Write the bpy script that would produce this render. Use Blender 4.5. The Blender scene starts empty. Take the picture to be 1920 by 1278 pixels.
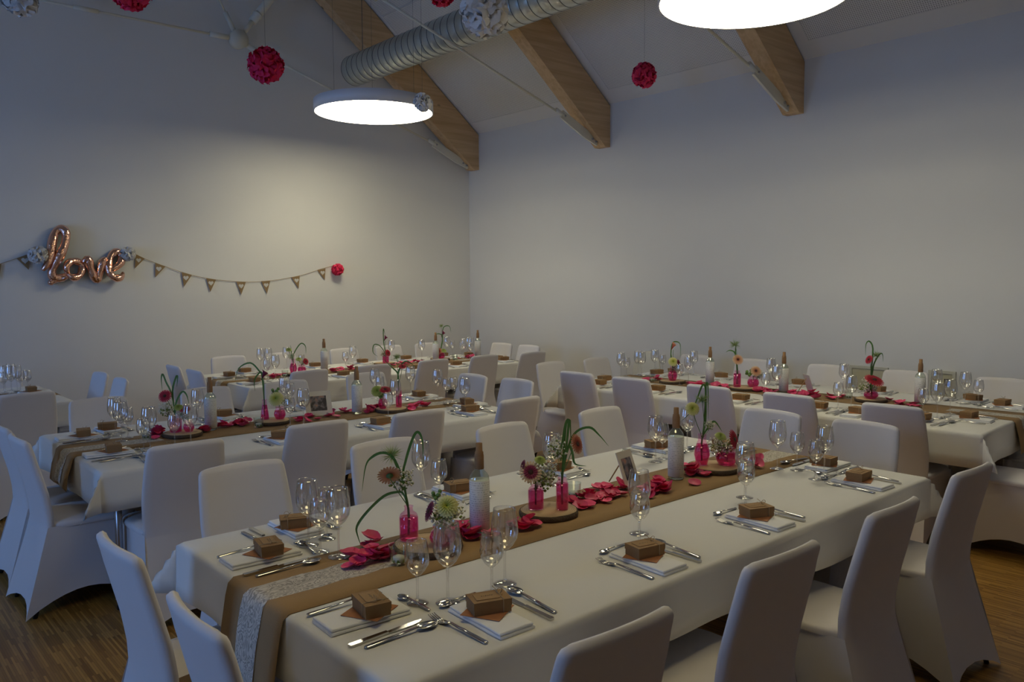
import bpy, math, random
from mathutils import Vector, Matrix
PI = math.pi
SC = bpy.context.scene
COL = SC.collection
random.seed(11)

# ------------------------------------------------------------------ camera, light, exposure
cam_d = bpy.data.cameras.new('camera'); cam = bpy.data.objects.new('camera', cam_d); COL.objects.link(cam)
cam_d.sensor_width = 36.0; cam_d.lens = 1510.25 / 1920 * 36.0; cam_d.clip_start = 0.05; cam_d.clip_end = 100
CR = Vector((-0.75260403, 0.65843791, -0.00683331)); CU = Vector((-0.05310009, -0.05034393, 0.99731934)); CF = Vector((-0.65632885, -0.7509494, -0.07285215))
mw = Matrix((CR, CU, -CF)).transposed().to_4x4(); mw.translation = Vector((0, 0, 1.685)); cam.matrix_world = mw
SC.camera = cam
SC.view_settings.view_transform = 'Standard'; SC.view_settings.look = 'None'
SC.view_settings.exposure = 0.0; SC.view_settings.gamma = 1.0; SC.view_settings.use_curve_mapping = False
SC.cycles.transparent_max_bounces = 32; SC.cycles.caustics_reflective = False; SC.cycles.caustics_refractive = False
W = bpy.data.worlds.new('world'); SC.world = W; W.use_nodes = True
W.node_tree.nodes['Background'].inputs[0].default_value = (0.35, 0.55, 1.0, 1); W.node_tree.nodes['Background'].inputs[1].default_value = 0.6
LAMP_STRENGTH = 21.5; LAMP_COL = (1.0, 0.91, 0.63)
DAY_COL = (0.21, 0.48, 1.12); DAY_W = 68.0
WINDOWS = [(-7.8, -6.85), (-3.15, -2.2)]      # along y on the window wall
WIN_Z = (0.85, 3.05)
WIN_SHARE = (1.10, 0.85)
for (a, b), sh in zip(WINDOWS, WIN_SHARE):               # daylight entering through each window
    l = bpy.data.lights.new('window_daylight', 'AREA'); l.shape = 'RECTANGLE'; l.size = WIN_Z[1]-WIN_Z[0]; l.size_y = b-a
    l.energy = DAY_W*sh; l.color = DAY_COL
    o = bpy.data.objects.new('window_daylight', l); o.location = (3.12, (a+b)/2, (WIN_Z[0]+WIN_Z[1])/2); o.rotation_euler = (0, PI/2, 0); COL.objects.link(o)

# ------------------------------------------------------------------ materials
def nt(name):
    m = bpy.data.materials.new(name); m.use_nodes = True
    n = m.node_tree.nodes; return m, n, m.node_tree.links, n['Principled BSDF']
def M(name, col, rough=0.6, metal=0.0, var=0.0, vs=8.0, bump=0.0, bs=150.0, stretch=(1, 1, 1), spec=None, sheen=0.0, rnd=0.0, trans=0.0):
    m, n, L, b = nt(name)
    b.inputs['Base Color'].default_value = (*col, 1); b.inputs['Roughness'].default_value = rough; b.inputs['Metallic'].default_value = metal
    if spec is not None: b.inputs['Specular IOR Level'].default_value = spec
    if sheen: b.inputs['Sheen Weight'].default_value = sheen
    if trans: b.inputs['Transmission Weight'].default_value = trans
    if var or bump or rnd:
        tc = n.new('ShaderNodeTexCoord'); mp = n.new('ShaderNodeMapping'); mp.inputs['Scale'].default_value = stretch
        L.new(tc.outputs['Object'], mp.inputs['Vector'])
    if var or rnd:
        mx = n.new('ShaderNodeMix'); mx.data_type = 'RGBA'
        d = var or rnd
        mx.inputs['A'].default_value = (*[max(0, c*(1-d)) for c in col], 1); mx.inputs['B'].default_value = (*[min(1, c*(1+d)) for c in col], 1)
        if rnd:
            oi = n.new('ShaderNodeObjectInfo'); L.new(oi.outputs['Random'], mx.inputs['Factor'])
        else:
            t = n.new('ShaderNodeTexNoise'); t.inputs['Scale'].default_value = vs; t.inputs['Detail'].default_value = 4
            L.new(mp.outputs[0], t.inputs['Vector']); L.new(t.outputs['Fac'], mx.inputs['Factor'])
        L.new(mx.outputs['Result'], b.inputs['Base Color'])
    if bump:
        t2 = n.new('ShaderNodeTexNoise'); t2.inputs['Scale'].default_value = bs; t2.inputs['Detail'].default_value = 2
        L.new(mp.outputs[0], t2.inputs['Vector'])
        bp = n.new('ShaderNodeBump'); bp.inputs['Strength'].default_value = bump; bp.inputs['Distance'].default_value = 0.01
        L.new(t2.outputs['Fac'], bp.inputs['Height']); L.new(bp.outputs[0], b.inputs['Normal'])
    return m
def thin_glass(name, tint=(1, 1, 1), dens=0.97, gl=1.0, base=0.045, edge=1.0, dif=None, dk=0.0):
    m = bpy.data.materials.new(name); m.use_nodes = True; n = m.node_tree.nodes; L = m.node_tree.links; n.clear()
    o = n.new('ShaderNodeOutputMaterial'); t = n.new('ShaderNodeBsdfTransparent'); t.inputs[0].default_value = (*[c*dens for c in tint], 1)
    g = n.new('ShaderNodeBsdfGlossy'); g.inputs['Roughness'].default_value = 0.03; g.inputs[0].default_value = (gl, gl, gl, 1)
    lw = n.new('ShaderNodeLayerWeight'); lw.inputs['Blend'].default_value = 0.5; pw = n.new('ShaderNodeMath'); pw.operation = 'POWER'; pw.inputs[1].default_value = 4.5
    f = n.new('ShaderNodeMath'); f.operation = 'MULTIPLY_ADD'; f.inputs[1].default_value = 0.75; f.inputs[2].default_value = base; x = n.new('ShaderNodeMixShader')
    L.new(lw.outputs['Facing'], pw.inputs[0]); L.new(pw.outputs[0], f.inputs[0]); L.new(f.outputs[0], x.inputs[0])
    if edge < 1:                                          # light is lost along the steep rims of the glass
        p2 = n.new('ShaderNodeMath'); p2.operation = 'POWER'; p2.inputs[1].default_value = 3.0; L.new(lw.outputs['Facing'], p2.inputs[0])
        mc = n.new('ShaderNodeMix'); mc.data_type = 'RGBA'; mc.inputs['A'].default_value = (*[c*dens for c in tint], 1); mc.inputs['B'].default_value = (*[c*dens*edge for c in tint], 1)
        L.new(p2.outputs[0], mc.inputs['Factor']); L.new(mc.outputs['Result'], t.inputs[0])
    if dif:
        df = n.new('ShaderNodeBsdfDiffuse'); df.inputs[0].default_value = (*dif, 1); tl = n.new('ShaderNodeBsdfTranslucent'); tl.inputs[0].default_value = (*dif, 1)
        a1 = n.new('ShaderNodeMixShader'); a1.inputs[0].default_value = 0.5; L.new(df.outputs[0], a1.inputs[1]); L.new(tl.outputs[0], a1.inputs[2])
        a2 = n.new('ShaderNodeMixShader'); a2.inputs[0].default_value = dk; L.new(t.outputs[0], a2.inputs[1]); L.new(a1.outputs[0], a2.inputs[2]); t = a2
    L.new(t.outputs[0], x.inputs[1]); L.new(g.outputs[0], x.inputs[2]); L.new(x.outputs[0], o.inputs[0])
    return m
wall_m = M('wall_paint', (0.84, 0.83, 0.80), 0.85, var=0.02, vs=1.5, bump=0.02, bs=60)
cover_m = M('stretch_cover', (0.78, 0.745, 0.735), 0.75, var=0.02, vs=5, bump=0.03, bs=400, sheen=0.2)
cloth_m = M('table_linen', (0.80, 0.785, 0.74), 0.8, var=0.02, vs=3, bump=0.04, bs=500, sheen=0.1)
napkin_m = M('napkin_linen', (0.86, 0.86, 0.86), 0.8, bump=0.05, bs=600)
burlap_m = M('burlap', (0.36, 0.23, 0.11), 0.95, var=0.18, vs=350, bump=0.25, bs=700)
kraft_m = M('kraft_paper', (0.30, 0.175, 0.075), 0.8, var=0.1, vs=60)
kraft2_m = M('kraft_tag', (0.36, 0.22, 0.10), 0.8, var=0.08, vs=60)
card_m = M('orange_card', (0.46, 0.19, 0.07), 0.7, var=0.16, vs=90)
string_m = M('jute_string', (0.45, 0.34, 0.2), 0.9)
steel_m = M('cutlery_steel', (0.55, 0.54, 0.52), 0.16, metal=1.0)
chrome_m = M('table_leg_steel', (0.45, 0.45, 0.46), 0.3, metal=1.0)
dark_m = M('dark_plastic', (0.02, 0.02, 0.022), 0.5)
top_m = M('tabletop_laminate', (0.5, 0.42, 0.32), 0.5)
zinc_m = M('galvanised_sheet', (0.62, 0.64, 0.58), 0.32, metal=0.7, var=0.10, vs=6)
groove_m = M('duct_seam', (0.12, 0.13, 0.125), 0.5, metal=0.6)
rod_m = M('cream_steel_paint', (0.80, 0.77, 0.64), 0.45)
lampw_m = M('lamp_white_enamel', (0.88, 0.89, 0.92), 0.4)
wire_m = M('thin_wire', (0.12, 0.12, 0.11), 0.6)
pink_m = M('pink_tissue', (0.92, 0.045, 0.14), 0.85, var=0.10, vs=14)
dpink_m = M('crimson_tissue', (0.80, 0.022, 0.11), 0.85, var=0.15, vs=14)
white_m = M('white_tissue', (0.80, 0.79, 0.78), 0.85, var=0.05, vs=14)
petal_m = M('rose_petal', (0.84, 0.075, 0.20), 0.5, rnd=0.30)
gerb = {k: None for k in ()}
bark_m = M('bark', (0.10, 0.07, 0.045), 0.95, var=0.4, vs=60, bump=0.6, bs=120)
stem_m = M('green_stem', (0.10, 0.20, 0.05), 0.6)
blade_m = M('grass_blade', (0.10, 0.24, 0.05), 0.45, var=0.25, vs=20)
plume_m = M('grass_plume', (0.42, 0.55, 0.20), 0.7)
gyp_m = M('baby_breath', (0.85, 0.83, 0.70), 0.8); sprig_m = M('leafy_green', (0.22, 0.30, 0.06), 0.7, var=0.4, vs=9)
gypstem_m = M('baby_breath_stem', (0.22, 0.28, 0.10), 0.8)
berry_m = M('green_berry', (0.16, 0.28, 0.06), 0.4)
wax_m = M('white_wax', (0.8, 0.8, 0.76), 0.5)
leafg_m = M('green_leaf', (0.15, 0.30, 0.07), 0.5)
glass_m = thin_glass('clear_glass', base=0.14, edge=0.55)
bottle_m = thin_glass('bottle_glass', (0.90, 0.96, 0.90), 0.94, base=0.14, edge=0.5)
frost_m = thin_glass('votive_glass', (0.96, 0.99, 0.97), 0.97)
pane_m = thin_glass('window_glass')
pglass_m = thin_glass('pink_glass', (1.0, 0.74, 0.88), 0.98)
pwater_m = thin_glass('pink_water', (0.98, 0.36, 0.66), 0.97, dif=(0.80, 0.03, 0.27), dk=0.33)
foil_m = M('rose_gold_foil', (0.86, 0.52, 0.40), 0.17, metal=1.0, bump=0.5, bs=38)
flag_m = M('burlap_flag', (0.34, 0.225, 0.11), 0.95, var=0.2, vs=250)
heart_m = M('white_print', (0.72, 0.70, 0.66), 0.8)
frame_m = M('cream_card_mount', (0.70, 0.67, 0.58), 0.7)
cork_m = M('kraft_neck_wrap', (0.34, 0.19, 0.085), 0.85, var=0.15, vs=90)
hatch_m = M('hatch_enamel', (0.62, 0.60, 0.46), 0.6)
hatchf_m = M('hatch_frame', (0.66, 0.65, 0.55), 0.6)
oval_m = M('cream_plastic', (0.72, 0.69, 0.58), 0.45)

def node_mat_wood(name, c1, c2, axis, rough=0.6):
    """grain running along one axis, plus lamella joints and knots"""
    m, n, L, b = nt(name)
    tc = n.new('ShaderNodeTexCoord'); mp = n.new('ShaderNodeMapping'); s = [14, 14, 14]; s[axis] = 0.7; mp.inputs['Scale'].default_value = s
    L.new(tc.outputs['Object'], mp.inputs[0])
    t = n.new('ShaderNodeTexNoise'); t.inputs['Scale'].default_value = 1.6; t.inputs['Detail'].default_value = 6; t.inputs['Distortion'].default_value = 0.6; L.new(mp.outputs[0], t.inputs['Vector'])
    r = n.new('ShaderNodeValToRGB'); r.color_ramp.elements[0].position = 0.3; r.color_ramp.elements[1].position = 0.72
    r.color_ramp.elements[0].color = (*c1, 1); r.color_ramp.elements[1].color = (*c2, 1); L.new(t.outputs['Fac'], r.inputs[0])
    v = n.new('ShaderNodeTexVoronoi'); v.inputs['Scale'].default_value = 3.2; mp2 = n.new('ShaderNodeMapping'); s2 = [1, 1, 1]; s2[axis] = 0.45; mp2.inputs['Scale'].default_value = s2
    L.new(tc.outputs['Object'], mp2.inputs[0]); L.new(mp2.outputs[0], v.inputs['Vector'])
    k = n.new('ShaderNodeValToRGB'); k.color_ramp.elements[0].position = 0.035; k.color_ramp.elements[1].position = 0.075
    k.color_ramp.elements[0].color = (0.25, 0.25, 0.25, 1); k.color_ramp.elements[1].color = (1, 1, 1, 1); L.new(v.outputs['Distance'], k.inputs[0])
    x = n.new('ShaderNodeMix'); x.data_type = 'RGBA'; x.blend_type = 'MULTIPLY'; x.inputs['Factor'].default_value = 1
    L.new(r.outputs[0], x.inputs['A']); L.new(k.outputs[0], x.inputs['B']); L.new(x.outputs['Result'], b.inputs['Base Color']); b.inputs['Roughness'].default_value = rough
    return m
beam_m = node_mat_wood('glulam_spruce', (0.62, 0.39, 0.19), (0.80, 0.56, 0.30), 0)

def node_mat_floor():
    m, n, L, b = nt('strip_parquet')
    tc = n.new('ShaderNodeTexCoord'); mp = n.new('ShaderNodeMapping'); mp.inputs['Rotation'].default_value = (0, 0, PI/2); L.new(tc.outputs['Object'], mp.inputs[0])
    br = n.new('ShaderNodeTexBrick'); br.inputs['Scale'].default_value = 1.0; br.inputs['Brick Width'].default_value = 0.22; br.inputs['Row Height'].default_value = 0.0105
    br.inputs['Mortar Size'].default_value = 0.0004; br.inputs['Mortar Smooth'].default_value = 0.2; br.offset = 0.37; br.inputs['Bias'].default_value = 0.0
    br.inputs['Color1'].default_value = (0.20, 0.09, 0.012, 1); br.inputs['Color2'].default_value = (0.44, 0.235, 0.05, 1); br.inputs['Mortar'].default_value = (0.10, 0.05, 0.01, 1)
    L.new(mp.outputs[0], br.inputs['Vector']); L.new(br.outputs['Color'], b.inputs['Base Color'])
    b.inputs['Roughness'].default_value = 0.42
    return m
floor_m = node_mat_floor()

def node_mat_perforated():
    m, n, L, b = nt('perforated_board')
    tc = n.new('ShaderNodeTexCoord'); mp = n.new('ShaderNodeMapping'); mp.inputs['Scale'].default_value = (1/0.019,)*3; L.new(tc.outputs['Object'], mp.inputs[0])
    fr = n.new('ShaderNodeVectorMath'); fr.operation = 'FRACTION'; L.new(mp.outputs[0], fr.inputs[0])
    sb = n.new('ShaderNodeVectorMath'); sb.operation = 'SUBTRACT'; sb.inputs[1].default_value = (0.5, 0.5, 0.5); L.new(fr.outputs[0], sb.inputs[0])
    ml = n.new('ShaderNodeVectorMath'); ml.operation = 'MULTIPLY'; ml.inputs[1].default_value = (1, 1, 0); L.new(sb.outputs[0], ml.inputs[0])
    ln = n.new('ShaderNodeVectorMath'); ln.operation = 'LENGTH'; L.new(ml.outputs[0], ln.inputs[0])
    lt = n.new('ShaderNodeMath'); lt.operation = 'LESS_THAN'; lt.inputs[1].default_value = 0.27; L.new(ln.outputs['Value'], lt.inputs[0])
    x = n.new('ShaderNodeMix'); x.data_type = 'RGBA'; x.inputs['A'].default_value = (0.88, 0.87, 0.84, 1); x.inputs['B'].default_value = (0.36, 0.36, 0.34, 1)
    L.new(lt.outputs[0], x.inputs['Factor']); L.new(x.outputs['Result'], b.inputs['Base Color']); b.inputs['Roughness'].default_value = 0.8
    return m
perf_m = node_mat_perforated()

def node_mat_rings():
    m, n, L, b = nt('log_slice_face')
    tc = n.new('ShaderNodeTexCoord'); w = n.new('ShaderNodeTexWave'); w.wave_type = 'RINGS'; w.rings_direction = 'Z'; w.inputs['Scale'].default_value = 45; w.inputs['Distortion'].default_value = 2.5; w.inputs['Detail'].default_value = 2
    L.new(tc.outputs['Object'], w.inputs['Vector'])
    r = n.new('ShaderNodeValToRGB'); r.color_ramp.elements[0].color = (0.52, 0.35, 0.19, 1); r.color_ramp.elements[1].color = (0.68, 0.50, 0.30, 1)
    L.new(w.outputs['Fac'], r.inputs[0]); L.new(r.outputs[0], b.inputs['Base Color']); b.inputs['Roughness'].default_value = 0.75
    return m
rings_m = node_mat_rings()

def node_mat_lace():
    """fine see-through net with denser curling white strands"""
    m, n, L, b = nt('white_lace')
    tc = n.new('ShaderNodeTexCoord'); no = n.new('ShaderNodeTexNoise'); no.inputs['Scale'].default_value = 13; no.inputs['Detail'].default_value = 1.5; no.inputs['Distortion'].default_value = 2.2
    mp = n.new('ShaderNodeMapping'); mp.inputs['Scale'].default_value = (1, 1.7, 1); L.new(tc.outputs['Object'], mp.inputs[0]); L.new(mp.outputs[0], no.inputs['Vector'])
    def op(k, x, y):
        q = n.new('ShaderNodeMath'); q.operation = k; L.new(x, q.inputs[0]); q.inputs[1].default_value = y; return q.outputs[0]
    f = op('FRACT', op('MULTIPLY', no.outputs['Fac'], 7.0), 0.0)
    r = n.new('ShaderNodeValToRGB'); e = r.color_ramp.elements
    e[0].position = 0.0; e[0].color = (0.04,)*3+(1,); e[1].position = 1.0; e[1].color = (0.04,)*3+(1,)
    for p, v in ((0.34, 0.08), (0.50, 0.50), (0.78, 0.50), (0.92, 0.08)): q = e.new(p); q.color = (v, v, v, 1)
    L.new(f, r.inputs[0])
    b.inputs['Base Color'].default_value = (0.70, 0.66, 0.58, 1); b.inputs['Roughness'].default_value = 0.9
    t = n.new('ShaderNodeBsdfTransparent'); x = n.new('ShaderNodeMixShader'); o = n['Material Output']
    L.new(r.outputs[0], x.inputs[0]); L.new(b.outputs[0], x.inputs[1]); L.new(t.outputs[0], x.inputs[2]); L.new(x.outputs[0], o.inputs[0])
    return m
lace_m = node_mat_lace()

def node_mat_print(name, paper, ink, rows, lo, hi, horiz='x'):
    """rows of small dark print across a sheet, read in object space (z = up the sheet)"""
    m, n, L, b = nt(name)
    tc = n.new('ShaderNodeTexCoord'); sp = n.new('ShaderNodeSeparateXYZ'); L.new(tc.outputs['Object'], sp.inputs[0])
    def math_(op, a, v=None, w=None):
        q = n.new('ShaderNodeMath'); q.operation = op
        for i, s in enumerate((a, v, w)):
            if s is None: continue
            if isinstance(s, (int, float)): q.inputs[i].default_value = s
            else: L.new(s, q.inputs[i])
        return q.outputs[0]
    z = math_('MULTIPLY', sp.outputs[2], rows); fr = math_('FRACT', z); row = math_('FLOOR', z)
    band = math_('LESS_THAN', fr, 0.42)
    an = math_('ARCTAN2', sp.outputs[1], sp.outputs[0]) if horiz == 'angle' else math_('MULTIPLY', sp.outputs[0], 30)
    cb = n.new('ShaderNodeCombineXYZ'); L.new(math_('MULTIPLY', an, 14), cb.inputs[0]); L.new(math_('MULTIPLY', row, 7.3), cb.inputs[1])
    t = n.new('ShaderNodeTexNoise'); t.inputs['Scale'].default_value = 1.0; t.inputs['Detail'].default_value = 1; L.new(cb.outputs[0], t.inputs['Vector'])
    g = math_('GREATER_THAN', t.outputs['Fac'], 0.5)
    inz = math_('MULTIPLY', math_('GREATER_THAN', sp.outputs[2], lo), math_('LESS_THAN', sp.outputs[2], hi))
    k = math_('MULTIPLY', math_('MULTIPLY', band, g), inz)
    x = n.new('ShaderNodeMix'); x.data_type = 'RGBA'; x.inputs['A'].default_value = (*paper, 1); x.inputs['B'].default_value = (*ink, 1)
    L.new(k, x.inputs['Factor']); L.new(x.outputs['Result'], b.inputs['Base Color']); b.inputs['Roughness'].default_value = 0.75
    return m
label_m = node_mat_print('menu_label_paper', (0.76, 0.75, 0.72), (0.50, 0.49, 0.48), 120, 0.045, 0.195, 'angle')

def node_mat_photo():
    m, n, L, b = nt('printed_photo')
    tc = n.new('ShaderNodeTexCoord'); t = n.new('ShaderNodeTexNoise'); t.inputs['Scale'].default_value = 30; L.new(tc.outputs['Object'], t.inputs['Vector'])
    r = n.new('ShaderNodeValToRGB'); e = r.color_ramp.elements; e[0].position = 0.42; e[0].color = (0.05, 0.045, 0.05, 1); e[1].position = 0.68; e[1].color = (0.45, 0.24, 0.18, 1)
    q = r.color_ramp.elements.new(0.54); q.color = (0.22, 0.20, 0.22, 1)
    L.new(t.outputs['Fac'], r.inputs[0]); L.new(r.outputs[0], b.inputs['Base Color']); b.inputs['Roughness'].default_value = 0.3
    return m
photo_m = node_mat_photo()

def node_mat_radial(name, stops):
    """colour by distance from the flower's axis (mesh is built at unit radius)"""
    m, n, L, b = nt(name)
    tc = n.new('ShaderNodeTexCoord'); ml = n.new('ShaderNodeVectorMath'); ml.operation = 'MULTIPLY'; ml.inputs[1].default_value = (1, 1, 0); L.new(tc.outputs['Object'], ml.inputs[0])
    ln = n.new('ShaderNodeVectorMath'); ln.operation = 'LENGTH'; L.new(ml.outputs[0], ln.inputs[0])
    r = n.new('ShaderNodeValToRGB'); e = r.color_ramp.elements
    e[0].position = stops[0][0]; e[0].color = (*stops[0][1], 1); e[1].position = stops[-1][0]; e[1].color = (*stops[-1][1], 1)
    for p, c in stops[1:-1]: q = e.new(p); q.color = (*c, 1)
    L.new(ln.outputs['Value'], r.inputs[0]); L.new(r.outputs[0], b.inputs['Base Color']); b.inputs['Roughness'].default_value = 0.6
    return m
FLOWER = {
 'cream': node_mat_radial('cream_maroon_petals', [(0.3, (0.20, 0.01, 0.05)), (0.55, (0.30, 0.02, 0.08)), (0.72, (0.72, 0.55, 0.36))]),
 'salmon': node_mat_radial('salmon_petals', [(0.25, (0.30, 0.03, 0.02)), (0.5, (0.52, 0.13, 0.07)), (0.95, (0.68, 0.30, 0.17))]),
 'peach': node_mat_radial('peach_petals', [(0.25, (0.45, 0.12, 0.06)), (0.5, (0.66, 0.34, 0.17)), (0.9, (0.74, 0.48, 0.28))]),
 'red': node_mat_radial('red_petals', [(0.2, (0.34, 0.01, 0.02)), (0.9, (0.55, 0.012, 0.045))]),
 'wine': node_mat_radial('wine_petals', [(0.2, (0.12, 0.005, 0.03)), (0.9, (0.22, 0.008, 0.05))]),
 'yellow': node_mat_radial('yellow_petals', [(0.1, (0.42, 0.46, 0.05)), (0.35, (0.62, 0.62, 0.14)), (0.9, (0.80, 0.76, 0.34))]),
 'lime': node_mat_radial('lime_petals', [(0.1, (0.26, 0.34, 0.05)), (0.9, (0.46, 0.54, 0.14))]),
}
eye_m = M('flower_eye', (0.07, 0.03, 0.02), 0.8, bump=0.5, bs=900)
def emit(name, col, s):
    m = bpy.data.materials.new(name); m.use_nodes = True; n = m.node_tree.nodes; n.clear()
    o = n.new('ShaderNodeOutputMaterial'); e = n.new('ShaderNodeEmission'); e.inputs[0].default_value = (*col, 1); e.inputs[1].default_value = s; m.node_tree.links.new(e.outputs[0], o.inputs[0]); return m
lampe_m = emit('lamp_diffuser', LAMP_COL, LAMP_STRENGTH); lampfill_m = emit('fill_lamp_diffuser', (1.0, 0.82, 0.42), 8.5)  # the weaker emission is only for the added fill lamp

# ------------------------------------------------------------------ mesh helpers
def mesh(name, V, F, mat=None, smooth=True):
    me = bpy.data.meshes.new(name); me.from_pydata([tuple(v) for v in V], [], F); me.update()
    if smooth: me.polygons.foreach_set('use_smooth', [True]*len(me.polygons))
    if mat: me.materials.append(mat)
    return me
def ob(name, me, parent=None, loc=(0, 0, 0), rz=0.0, kind=None, label=None):
    o = bpy.data.objects.new(name, me); COL.objects.link(o); o.location = loc
    if rz: o.rotation_euler = (0, 0, rz)
    if parent: o.parent = parent
    if kind: o['kind'] = kind
    if label: o['label'] = label
    return o
def tag(o, label, cat, group=None, kind=None):
    o['label'] = label; o['category'] = cat
    if group: o['group'] = group
    if kind: o['kind'] = kind
    return o
def thing(name, label, cat, loc=(0, 0, 0), rz=0.0, group=None):
    return tag(ob(name, None, None, loc, rz), label, cat, group)
def clone(root, label, loc, rz=0.0, group=None):
    r = root.copy(); COL.objects.link(r); r.location = loc; r.rotation_euler = (0, 0, rz); r['label'] = label
    if group: r['group'] = group
    for c in root.children:
        d = c.copy(); COL.objects.link(d); d.parent = r
        for g in c.children:
            e = g.copy(); COL.objects.link(e); e.parent = d
    return r
class Kind:
    """first call builds the thing, later calls copy it with its parts"""
    def __init__(self, build): self.build = build; self.root = None
    def __call__(self, label, loc, rz=0.0, group=None):
        if self.root is None:
            self.root = self.build(label); self.root.location = loc; self.root.rotation_euler = (0, 0, rz)
            if group: self.root['group'] = group
            return self.root
        return clone(self.root, label, loc, rz, group)
def box(x0, x1, y0, y1, z0, z1):
    V = [(x, y, z) for z in (z0, z1) for y in (y0, y1) for x in (x0, x1)]
    return V, [(0, 2, 3, 1), (4, 5, 7, 6), (0, 1, 5, 4), (2, 6, 7, 3), (0, 4, 6, 2), (1, 3, 7, 5)]
def join(*parts):
    V, F = [], []
    for v, f in parts:
        k = len(V); V += list(v); F += [tuple(i+k for i in q) for q in f]
    return V, F
def lathe(prof, n=16, close=False):
    V, F = [], []
    for r, z in prof:
        for i in range(n): a = 2*PI*i/n; V.append((r*math.cos(a), r*math.sin(a), z))
    m = len(prof)
    for j in range(m-1 if not close else m):
        j2 = (j+1) % m
        for i in range(n): i2 = (i+1) % n; F.append((j*n+i, j*n+i2, j2*n+i2, j2*n+i))
    if not close:
        if prof[0][0] > 0.0003: F.append(tuple(range(n-1, -1, -1)))
        if prof[-1][0] > 0.0003: F.append(tuple((m-1)*n+i for i in range(n)))
    return V, F
def smooth_path(P, k=4):
    P = [Vector(p) for p in P]
    if len(P) < 3: return P
    out = []
    for i in range(len(P)-1):
        p0, p1, p2, p3 = P[max(i-1, 0)], P[i], P[i+1], P[min(i+2, len(P)-1)]
        for j in range(k):
            t = j/k
            out.append(0.5*((2*p1)+(p2-p0)*t+(2*p0-5*p1+4*p2-p3)*t*t+(3*p1-p0-3*p2+p3)*t**3))
    out.append(P[-1]); return out
def tube(P, r, n=6, caps=True):
    P = [Vector(p) for p in P]; R_ = r if callable(r) else (lambda t: r)
    V, F = [], []; up = None; N = len(P)
    for i, p in enumerate(P):
        d = (P[min(i+1, N-1)]-P[max(i-1, 0)]).normalized()
        if up is None: up = d.orthogonal().normalized()
        up = (up-d*up.dot(d))
        up = up.normalized() if up.length > 1e-6 else d.orthogonal().normalized()
        s = d.cross(up); rr = R_(i/max(N-1, 1))
        for k in range(n): a = 2*PI*k/n; V.append(p+(up*math.cos(a)+s*math.sin(a))*rr)
    for i in range(N-1):
        for k in range(n): k2 = (k+1) % n; F.append((i*n+k, i*n+k2, (i+1)*n+k2, (i+1)*n+k))
    if caps: F.append(tuple(range(n-1, -1, -1))); F.append(tuple((N-1)*n+k for k in range(n)))
    return V, F
def strip(pts, th):
    """pts: (y, half width, z, x offset) -> closed flat bar along y"""
    V, F = [], []
    for q in pts:
        y, w, z = q[:3]; x = q[3] if len(q) > 3 else 0
        V += [(x-w, y, z), (x+w, y, z), (x+w, y, z+th), (x-w, y, z+th)]
    for i in range(len(pts)-1):
        a, b = 4*i, 4*i+4
        for k in range(4): k2 = (k+1) % 4; F.append((a+k, a+k2, b+k2, b+k))
    F.append((3, 2, 1, 0)); e = 4*(len(pts)-1); F.append((e, e+1, e+2, e+3))
    return V, F
def xf(VF, f): return [f(*v) for v in VF[0]], VF[1]

# ------------------------------------------------------------------ layout (metres; room corner at x=-7.6, y=-9.655; camera above the origin)
SETTINGS = [('T1','n', [(-1.374, -1.658), (-2.05, -1.669), (-2.722, -1.657), (-3.57, -1.65)]), ('T1','l', [(-1.106, -2.577), (-1.115, -1.915)]), ('T1','r', [(-3.75, -2.5), (-3.78, -1.944)]),
 ('T1','f', [(-1.351, -2.865), (-2.122, -2.832), (-2.733, -2.852), (-3.491, -2.809)]), ('T2','l', [(-1.184, -5.37), (-1.163, -4.735)]), ('T2','n', [(-1.4, -4.49), (-2.069, -4.451), (-2.758, -4.428), (-3.503, -4.384)]),
 ('T2','r', [(-3.782, -5.357), (-3.783, -4.726)]), ('T2','f', [(-1.406, -5.573), (-2.152, -5.604), (-2.8, -5.52)]), ('T3','l', [(-3.068, -7.846), (-3.083, -7.246)]),
 ('T3','n', [(-3.98, -7.08), (-4.809, -7.068), (-5.39, -7.018), (-6.111, -7.137)]), ('T3','r', [(-6.22, -7.86), (-6.2, -7.3)]), ('T3','f', [(-3.4, -7.96), (-4.2, -7.95), (-4.8, -7.95), (-5.4, -7.95), (-5.95, -7.95)]),
 ('T4','l', [(-6.3, -5.02), (-5.544, -5.124)]), ('T4','n', [(-5.253, -4.867), (-5.321, -4.268), (-5.353, -3.485), (-5.394, -2.875), (-5.376, -2.574), (-5.498, -2.193)]), ('T4','r', [(-6.477, -2.01), (-5.733, -1.97)]),
 ('T4','f', [(-6.52, -4.95), (-6.564, -4.418), (-6.624, -3.636), (-6.626, -2.962), (-6.676, -2.254)]), ('T5','r', [(-1.472, -7.896)]), ('T5','n', [(-1.1, -7.55)])]
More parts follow.
